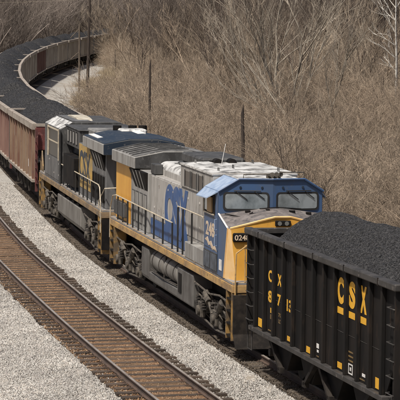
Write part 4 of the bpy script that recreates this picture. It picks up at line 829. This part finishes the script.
# ---------------- the train ----------------
make_loco_front(); make_loco_rear(); make_black_hopper()
protos = [make_tan_hopper(M['tan_side'], 0), make_tan_hopper(M['far_side'], 1), make_tan_hopper(M['tan_dark'], 2)]
loads = [tan_load(k) for k in (11, 12, 13)]
s = 2 * L + 1.35; k = 0; seq = [0, 2, 1, 0, 1, 1, 1, 1, 1, 2, 1, 1, 1, 1, 1, 1, 2, 1, 1, 1]; used = set()
while k < 17:
    sc_ = 1.0 if k == 0 else (1.07 if k < 7 else 1.25); half = 7.15 * sc_; c = s + half + .35 + (.35 if k > 6 else 0)
    v = seq[k]; root = protos[v] if v not in used else copy_tree(protos[v]); used.add(v)
    loc, rot = frame(c); root.location = loc; root.rotation_euler = rot; root.scale = (1, sc_, 1)
    tone = ('reddish tan', 'dusty tan', 'rusty brown')[v]
    tag(root, '%s sided hopper car heaped with coal, %s car behind the rear locomotive' % (tone, ORD[k]), 'hopper car', 'hopper cars behind the locomotives')
    o = obj_from('coal_load', loads[k % 3]) if True else None
    o.location = loc; o.rotation_euler = rot; o.scale = (1, sc_, 1)
    tag(o, 'coal heaped in the %s car behind the rear locomotive' % ORD[k], 'coal', 'coal loads in the cars')
    s = c + half + .85 + (.35 if k > 6 else 0); k += 1
for q in loads:
    pass

# ---------------- utility poles ----------------
def ray_point(px, py, z):
    """world point on the plane z seen at a pixel of the 400 px photograph (used once, to read positions off it)"""
    X = (px - 200) / 2395.16; Yv = (200 - py) / 2395.16; a = 0.084533
    d = Vector((X, math.cos(a) + Yv * math.sin(a), -math.sin(a) + Yv * math.cos(a))); t = (z - CAMZ) / d.z
    return Vector((0, 0, CAMZ)) + d * t
def pole(x, y, h, r, lean, m, label, arm=False, broken=False, brace=False):
    z = float(ground(np.array([x]), np.array([y]))[0]); t = empty('utility_pole', (x, y, z)); tag(t, label, 'utility pole')
    p = MB(); n = 9; pts = [(-lean * (k / n) ** 1.2, 0, -.4 + (h + .4) * k / n) for k in range(n + 1)]
    rings = []
    p.tube(pts, r, 10)
    for i, q in enumerate(p.V):
        f = 1 - .35 * (q[2] / h); c = pts[min(n, i // 10)]; p.V[i] = (c[0] + (q[0] - c[0]) * f, c[1] + (q[1] - c[1]) * f, q[2])
    p.build('pole_shaft', m, t, smooth=True)
    if broken:
        q = MB(); q.add([(r * .6 - lean, r * .3, h), (-r * .6 - lean, r * .3, h), (-r * .1 - lean, -r * .5, h), (-r * .5 - lean, 0, h + .5)], [(0, 1, 2), (0, 1, 3), (1, 2, 3), (2, 0, 3)]); q.build('splintered_top', m, t)
    if arm:
        q = MB(); q.box(-.9, .9, -.06, .06, h - .9, h - .78); q.build('crossarm', m, t)
        for a in (-.8, -.4, .4, .8): q = MB(); q.cyl((a, 0, h - .78), (a, 0, h - .6), .05, 8); q.build('insulator', M['glass'], t)
    if brace:
        q = MB(); q.tube([(0, 0, h * .93), (.9, -.2, h * .80)], .05, 6); q.tube([(0, 0, h * .6), (.9, -.2, h * .50)], .05, 6); q.build('brace', M['pole_light'], t)
    return t
pole(-11.5, 244.3, 11.6, .17, .35, M['pole'], 'tall dark wooden utility pole standing before the curving train', arm=True)
pole(-13.1, 259.8, 7.6, .13, .05, M['pole_light'], 'shorter silvered wooden pole just behind the tall dark pole', brace=True)
pole(-3.2, 150.0, 6.2, .10, .08, M['pole'], 'dark broken pole stump in the brush beyond the rear locomotive', broken=True)
pole(2.05, 110.0, 5.25, .11, -.10, M['pole'], 'dark broken pole stump in the brush above the front locomotive roof', broken=True)
pole(-11.2, 316.6, 3.6, .11, 0, M['pole_light'], 'thin grey post beside the far end of the curve')
def wire(name, a, b, sag, r, label, m):
    P = [Vector(a).lerp(Vector(b), t / 16) + Vector((0, 0, -sag * 4 * (t / 16) * (1 - t / 16))) for t in range(17)]
    w = MB(); w.tube([(-p.x, p.y, p.z) for p in P], r, 4); tag(w.build(name, m), label, 'cable')
wire('guy_cable', (-11.6, 244.3, 6.3), (-5.8, 243.5, 1.0), .15, .014, 'slanting thin guy cable from the tall dark pole', M['pole_light'])
for k, z in enumerate((8.9, 8.3)):
    wire('overhead_cable', (-60, 420, z + 2), (-11.7, 244.3, z + 1.2), .8, .012, ('upper' if k == 0 else 'lower') + ' thin cable running left from the tall dark pole', M['rail_cream'])

# ---------------- brush and trees ----------------
def sticks_mesh(name, segs, m):
    """segs: list of (p0, p1, r0, r1): three-sided tapering sticks"""
    a = np.array([s_[0] for s_ in segs], float); b = np.array([s_[1] for s_ in segs], float); r0 = np.array([s_[2] for s_ in segs]); r1 = np.array([s_[3] for s_ in segs])
    d = b - a; d /= np.maximum(np.linalg.norm(d, axis=1, keepdims=True), 1e-6); u = np.cross(d, [0.31, .22, .92]); u /= np.maximum(np.linalg.norm(u, axis=1, keepdims=True), 1e-6); w = np.cross(d, u); n = len(a); V = np.empty((n, 6, 3))
    for k in range(3):
        q = u * math.cos(k * 2.0944) + w * math.sin(k * 2.0944); V[:, k] = a + q * r0[:, None]; V[:, 3 + k] = b + q * r1[:, None]
    f = np.array([[0, 1, 4, 3], [1, 2, 5, 4], [2, 0, 3, 5]]); F = (f[None] + (np.arange(n) * 6)[:, None, None]).reshape(-1, 4)
    me = bpy.data.meshes.new(name); me.vertices.add(n * 6); me.vertices.foreach_set('co', V.reshape(-1).astype('f')); me.loops.add(len(F) * 4); me.loops.foreach_set('vertex_index', F.reshape(-1).astype('i'))
    me.polygons.add(len(F)); me.polygons.foreach_set('loop_start', np.arange(0, len(F) * 4, 4, dtype='i')); me.update(calc_edges=True)
    for q in (m if isinstance(m, (list, tuple)) else [m]): me.materials.append(q)
    return me
def grow(segs, p, d, ln, r, depth, rnd, up=.15, spread=.55, nseg=3, kids=(3, 5), taper=.55, rmin=.006):
    p = Vector(p); d = Vector(d).normalized(); pts = [p.copy()]; rs = [r]
    for k in range(nseg):
        d = (d + Vector((rnd.gauss(0, .13), rnd.gauss(0, .13), rnd.gauss(0, .08) + up * .3))).normalized(); q = p + d * ln / nseg; r2 = max(rmin * .6, r * (1 - (1 - taper) * (k + 1) / nseg))
        segs.append((p[:], q[:], rs[-1], r2)); p = q; pts.append(p.copy()); rs.append(r2)
    if depth <= 0: return
    for _ in range(rnd.randint(*kids)):
        t = rnd.uniform(.25, 1.0) * nseg; i = min(int(t), nseg - 1); q = pts[i].lerp(pts[i + 1], t - i)
        e = (d + Vector((rnd.gauss(0, spread), rnd.gauss(0, spread), rnd.gauss(0, spread * .5) + up))).normalized()
        grow(segs, q, e, ln * rnd.uniform(.42, .72), max(rmin, r * rnd.uniform(.35, .6)), depth - 1, rnd, up, spread, nseg, kids, taper, rmin)
def shrub_mesh(seed, h, stems, width, m, depth=3, lean=(0, 0)):
    rnd = random.Random(seed); segs = []
    for k in range(stems):
        a = rnd.uniform(0, 6.28); q = rnd.uniform(.1, 1) ** .6
        base = Vector((math.cos(a) * q * width * .45, math.sin(a) * q * width * .45, -.15)); d = Vector((math.cos(a) * q * .75 + lean[0], math.sin(a) * q * .75 + lean[1], 1))
        grow(segs, base, d, h * rnd.uniform(.35, .7), rnd.uniform(.009, .018), depth, rnd, .04, .75, 3, (3, 5), .6, .0055)
    return sticks_mesh('bare_shrub', segs, m)
shrubs = [shrub_mesh(1, 3.6, 24, 2.6, M['twig']), shrub_mesh(2, 3.0, 30, 2.8, M['twig_pale']), shrub_mesh(3, 4.4, 22, 2.6, M['twig'], lean=(-.15, 0)), shrub_mesh(4, 2.4, 34, 3.0, M['twig_pale']), shrub_mesh(5, 4.0, 24, 3.0, M['twig'], lean=(.12, 0)), shrub_mesh(6, 3.4, 22, 2.4, M['twig_dark'])]
def tree_mesh(seed, h, r, m, forks=2, spread=.34, kids=(3, 5), depth=4, lean=(0, 0), name='bare_tree', up=.16, rmin=.010):
    rnd = random.Random(seed); segs = []
    for k in range(forks):
        a = rnd.uniform(0, 6.28); d = Vector((math.cos(a) * .12 * forks + lean[0], math.sin(a) * .10 * forks + lean[1], 1))
        grow(segs, (math.cos(a) * .1, math.sin(a) * .1, -.3), d, h * rnd.uniform(.55, .72), r * rnd.uniform(.75, 1.0), depth, rnd, up, spread, 5, kids, .45, rmin)
    return sticks_mesh(name, segs, m)
trees = [tree_mesh(21, 10, .11, M['twig_dark']), tree_mesh(22, 12, .13, M['twig'], 1), tree_mesh(23, 9, .09, M['twig'], 3), tree_mesh(24, 13, .15, M['twig_dark'], 2, .40), tree_mesh(25, 11, .10, M['twig_pale'], 3)]

def gz(x, y): return float(ground(np.array([x]), np.array([y]))[0])
def place(name, me, x, y, sc_, label, cat, group):
    o = bpy.data.objects.new(name, me); COL.objects.link(o); o.location = (x, y, gz(x, y)); o.rotation_euler = (random.uniform(-.06, .06), random.uniform(-.06, .06), random.uniform(0, 6.28)); o.scale = (sc_,) * 3
    return tag(o, label, cat, group)
def brush_ok(x, y, w):
    if 88 < y < 113 and abs(x - 2.05) < .9 + (113 - y) * .02 or 134 < y < 152 and abs(x + 3.2) < .8: return False
    if w > -4.6: return False
    lim = np.interp(y, [60, 150, 195, 215, 300, 335, 350, 420], [-5.0, -6.0, -8.5, -13.5, -14.0, -8.0, -4.8, -4.6]); return w < lim
pts = []
cand = [(random.uniform(-40, 60), random.uniform(66, 430)) for _ in range(11500)]
cw = w_of(np.array([c[0] for c in cand]), np.array([c[1] for c in cand]))
for (x, y), w in zip(cand, cw):
    if brush_ok(x, y, w) and abs(x) < .0835 * y + 8: pts.append((y, x, w))
pts.sort()
N_IND = 285; step = max(1, int(len([p for p in pts if p[0] < 190]) / N_IND)); ind = [p for i, p in enumerate([q for q in pts if q[0] < 190]) if i % step == 0][:N_IND]; inds = set(ind)
for y, x, w in ind:
    m_ = random.choice(shrubs); tone = {'bare_twig': 'brown', 'straw_twig': 'pale straw coloured', 'dark_twig': 'dark'}[m_.materials[0].name]
    zone = 'beyond the locomotives' if y < 135 else 'farther up the slope'
    place('bare_shrub', m_, x, y, random.uniform(.75, 1.2), '%s twiggy bare shrub in the brush %s' % (tone, zone), 'shrub', '%s bare shrubs %s' % (tone, zone))

def scatter(name, points, meshes, label, cat, smin, smax, tilt=.08, extra=None):
    """one stuff object: a cloud of points on which the meshes stand"""
    src = bpy.data.collections.new(name + '_kinds')
    for me in meshes: src.objects.link(bpy.data.objects.new(name + '_kind', me))
    me = bpy.data.meshes.new(name); me.from_pydata(points, [], []); o = obj_from(name, me); tag(o, label, cat, None, 'stuff')
    ng = bpy.data.node_groups.new(name, 'GeometryNodeTree'); ng.interface.new_socket('Geometry', in_out='INPUT', socket_type='NodeSocketGeometry'); ng.interface.new_socket('Geometry', in_out='OUTPUT', socket_type='NodeSocketGeometry')
    gi, go = ng.nodes.new('NodeGroupInput'), ng.nodes.new('NodeGroupOutput'); ip = ng.nodes.new('GeometryNodeInstanceOnPoints'); ci = ng.nodes.new('GeometryNodeCollectionInfo')
    ci.inputs['Collection'].default_value = src; ci.inputs['Separate Children'].default_value = True; ci.inputs['Reset Children'].default_value = True; ip.inputs['Pick Instance'].default_value = True
    rv = ng.nodes.new('FunctionNodeRandomValue'); rv.data_type = 'FLOAT_VECTOR'; rv.inputs[0].default_value = (-tilt, -tilt, 0); rv.inputs[1].default_value = (tilt, tilt, 6.283)
    rs = ng.nodes.new('FunctionNodeRandomValue'); rs.data_type = 'FLOAT'; rs.inputs[2].default_value = smin; rs.inputs[3].default_value = smax; rs.inputs['Seed'].default_value = 3
    ng.links.new(gi.outputs[0], ip.inputs['Points']); ng.links.new(ci.outputs[0], ip.inputs['Instance']); ng.links.new(rv.outputs[0], ip.inputs['Rotation']); ng.links.new(rs.outputs[1], ip.inputs['Scale']); ng.links.new(ip.outputs[0], go.inputs[0])
    md = o.modifiers.new('scatter', 'NODES'); md.node_group = ng; return o
P3 = lambda L_: [(x, y, gz_) for (x, y), gz_ in zip(L_, ground(np.array([a for a, b in L_]), np.array([b for a, b in L_])))]
rest = [(x, y) for y, x, w in pts if (y, x, w) not in inds]
scatter('brush_thicket', P3(rest), shrubs[:5], 'dense tan brown thicket of bare brush filling the slope behind the train', 'brush', .7, 1.25)

# taller bare trees behind
tp = []
while len(tp) < 75:
    y = random.uniform(165, 330); x = random.uniform(-.03 * y, .0835 * y + 5); w = float(w_of(np.array([x]), np.array([y]))[0])
    if w < -18: tp.append((x, y))
while len(tp) < 125:
    y = random.uniform(215, 335); x = random.uniform(-.027 * y, .03 * y); w = float(w_of(np.array([x]), np.array([y]))[0])
    if w < -10: tp.append((x, y))
while len(tp) < 150: tp.append((random.uniform(-13.2, -5), random.uniform(350, 384)))
for x, y in tp:
    m_ = random.choice(trees); tone = {'bare_twig': 'brown', 'straw_twig': 'pale', 'dark_twig': 'dark'}[m_.materials[0].name]; zone = 'near the curve of the train' if x < .028 * y - 1 else 'above the brush on the right'
    place('bare_tree', m_, x, y, random.uniform(.5, .95), '%s slender leafless tree rising %s' % (tone, zone), 'tree', '%s leafless trees %s' % (tone, zone))
wp_ = [(random.uniform(-62, 12), random.uniform(295, 470)) for _ in range(1300)]
while len(wp_) < 4300:
    y = 300 + 420 * random.random() ** 1.3; x = random.uniform(-.0835 * y - 12, .0835 * y + 15); wp_.append((x, y))
ww = w_of(np.array([a for a, b in wp_]), np.array([b for a, b in wp_])); wp_ = [p for p, w in zip(wp_, ww) if (w < -14 or w > 5)]
far_trees = []
for me in (trees[0], trees[1], trees[3], trees[4]):
    c = me.copy(); c.materials.clear(); c.materials.append(M['far_twig']); far_trees.append(c)
scatter('far_woods', P3(wp_), far_trees, 'dense leafless woods on the hillside beyond the curve', 'woods', .7, 1.25)

sap = [tree_mesh(61, 6, .035, M['twig'], 3, .3, (3, 5), 3, rmin=.006), tree_mesh(62, 7, .045, M['twig_pale'], 2, .3, (3, 5), 3, (-.2, 0), rmin=.006), tree_mesh(63, 6, .04, M['twig_dark'], 3, .35, (3, 5), 3, rmin=.006)]
tp = []
while len(tp) < 170:
    y = random.uniform(95, 300); x = random.uniform(-.045 * y, .0835 * y + 4); w = float(w_of(np.array([x]), np.array([y]))[0])
    if brush_ok(x, y, w - 1): tp.append((x, y))
for x, y in tp:
    m_ = random.choice(sap); tone = {'bare_twig': 'brown', 'straw_twig': 'pale', 'dark_twig': 'dark'}[m_.materials[0].name]; zone = 'close behind the locomotives' if y < 160 else 'high up in the brush'
    place('sapling', m_, x, y, random.uniform(.55, 1.0), 'thin %s leafless sapling %s' % (tone, zone), 'sapling', '%s saplings %s' % (tone, zone))

# the pale and the white trees that stand out
def single(name, me, x, y, rz, label): o = tag(bpy.data.objects.new(name, me), label, 'tree'); COL.objects.link(o); o.location = (x, y, gz(x, y)); o.rotation_euler = (0, 0, rz); return o
def leaning(seed, h, r, m, stems, depth=3, spread=.30, name='bare_tree'):
    rnd = random.Random(seed); segs = []
    for (dx, dy, f, b) in stems: grow(segs, (b, 0, -.3), (dx, dy, 1), h * f, r * f, depth, rnd, .12, spread, 6, (4, 6), .35, .009)
    return sticks_mesh(name, segs, m)
single('sycamore_tree', leaning(31, 10.5, .13, M['bark_pale'], [(-.30, 0, .95, 0), (-.08, .1, .9, .1), (.12, 0, .85, .2), (-.5, .1, .7, 0), (.32, 0, .75, .1)]), 6.0, 168, 0, 'pale barked tree with fanned limbs, above the front locomotive cab')
single('sycamore_tree', leaning(34, 8.0, .10, M['bark_pale'], [(-.62, 0, 1.0, 0), (-.35, 0, .8, 0)]), 8.0, 150, 0, 'pale leaning tree low in the brush right of the fanned tree')
_b = random.Random(3); _sg = []; _P = [(0.02 * math.sin(k * 1.3) - .010 * k, 0, -.3 + k * .9) for k in range(14)]
for k in range(13): _sg.append((_P[k], _P[k + 1], .15 - .009 * k, .141 - .009 * k))
for k in range(5, 13):
    for _ in range(2): grow(_sg, _P[k], (_b.uniform(-1, 1), _b.uniform(-1, 1), .8), _b.uniform(1.0, 2.2), .028, 2, _b, .1, .45, 3, (2, 3), .5, .007)
single('birch_tree', sticks_mesh('birch_tree', _sg, M['bark_white']), 13.95, 170, 0, 'white barked tree at the right edge of the brush')
for k, (x, y, ln) in enumerate(((17.5, 232, -.55), (21.5, 236, -.4), (12.5, 228, .2))):
    single('dark_tree', leaning(40 + k, 13, .17, M['twig_dark'], [(ln, 0, 1, 0), (ln * .5 + .1, 0, .8, .3), (ln + .35, 0, .8, .1)]), x, y, 0, ('dark leafless tree with slanting limbs, top right of the woods', 'dark leafless tree at the upper right corner of the woods', 'dark upright leafless tree behind the pale fanned tree')[k])

# dry grass on the bank inside the curve and beside the ballast
def grass_mesh(seed, n, h, w, m):
    rnd = random.Random(seed); segs = []
    for _ in range(n):
        a = rnd.uniform(0, 6.28); q = rnd.random() ** .5 * w; p = Vector((math.cos(a) * q, math.sin(a) * q, -.05)); d = Vector((rnd.gauss(0, .35), rnd.gauss(0, .35), 1)).normalized(); l_ = h * rnd.uniform(.5, 1.1); m_ = p + d * l_ * .6
        e = m_ + (d + Vector((rnd.gauss(0, .4), rnd.gauss(0, .4), -.1))).normalized() * l_ * .5; segs += [(p[:], m_[:], .011, .009), (m_[:], e[:], .009, .004)]
    return sticks_mesh('dry_grass', segs, m)
gk = [grass_mesh(51, 170, .8, .55, M['straw']), grass_mesh(52, 140, 1.1, .6, M['straw']), grass_mesh(53, 120, .9, .6, M['twig_pale'])]
gp = [(random.uniform(-30, 45), random.uniform(66, 360)) for _ in range(30000)]; gw = w_of(np.array([a for a, b in gp]), np.array([b for a, b in gp]))
gp = [p for p, w in zip(gp, gw) if w < -(7.0 + .9 * math.sin(p[1] * .13) + .6 * math.sin(p[1] * .41)) and w > -24 and abs(p[0]) < .0835 * p[1] + 4]
scatter('dry_grass', P3(gp), gk, 'dry straw coloured grass on the bank inside the curve', 'grass', .6, 1.3, .2)
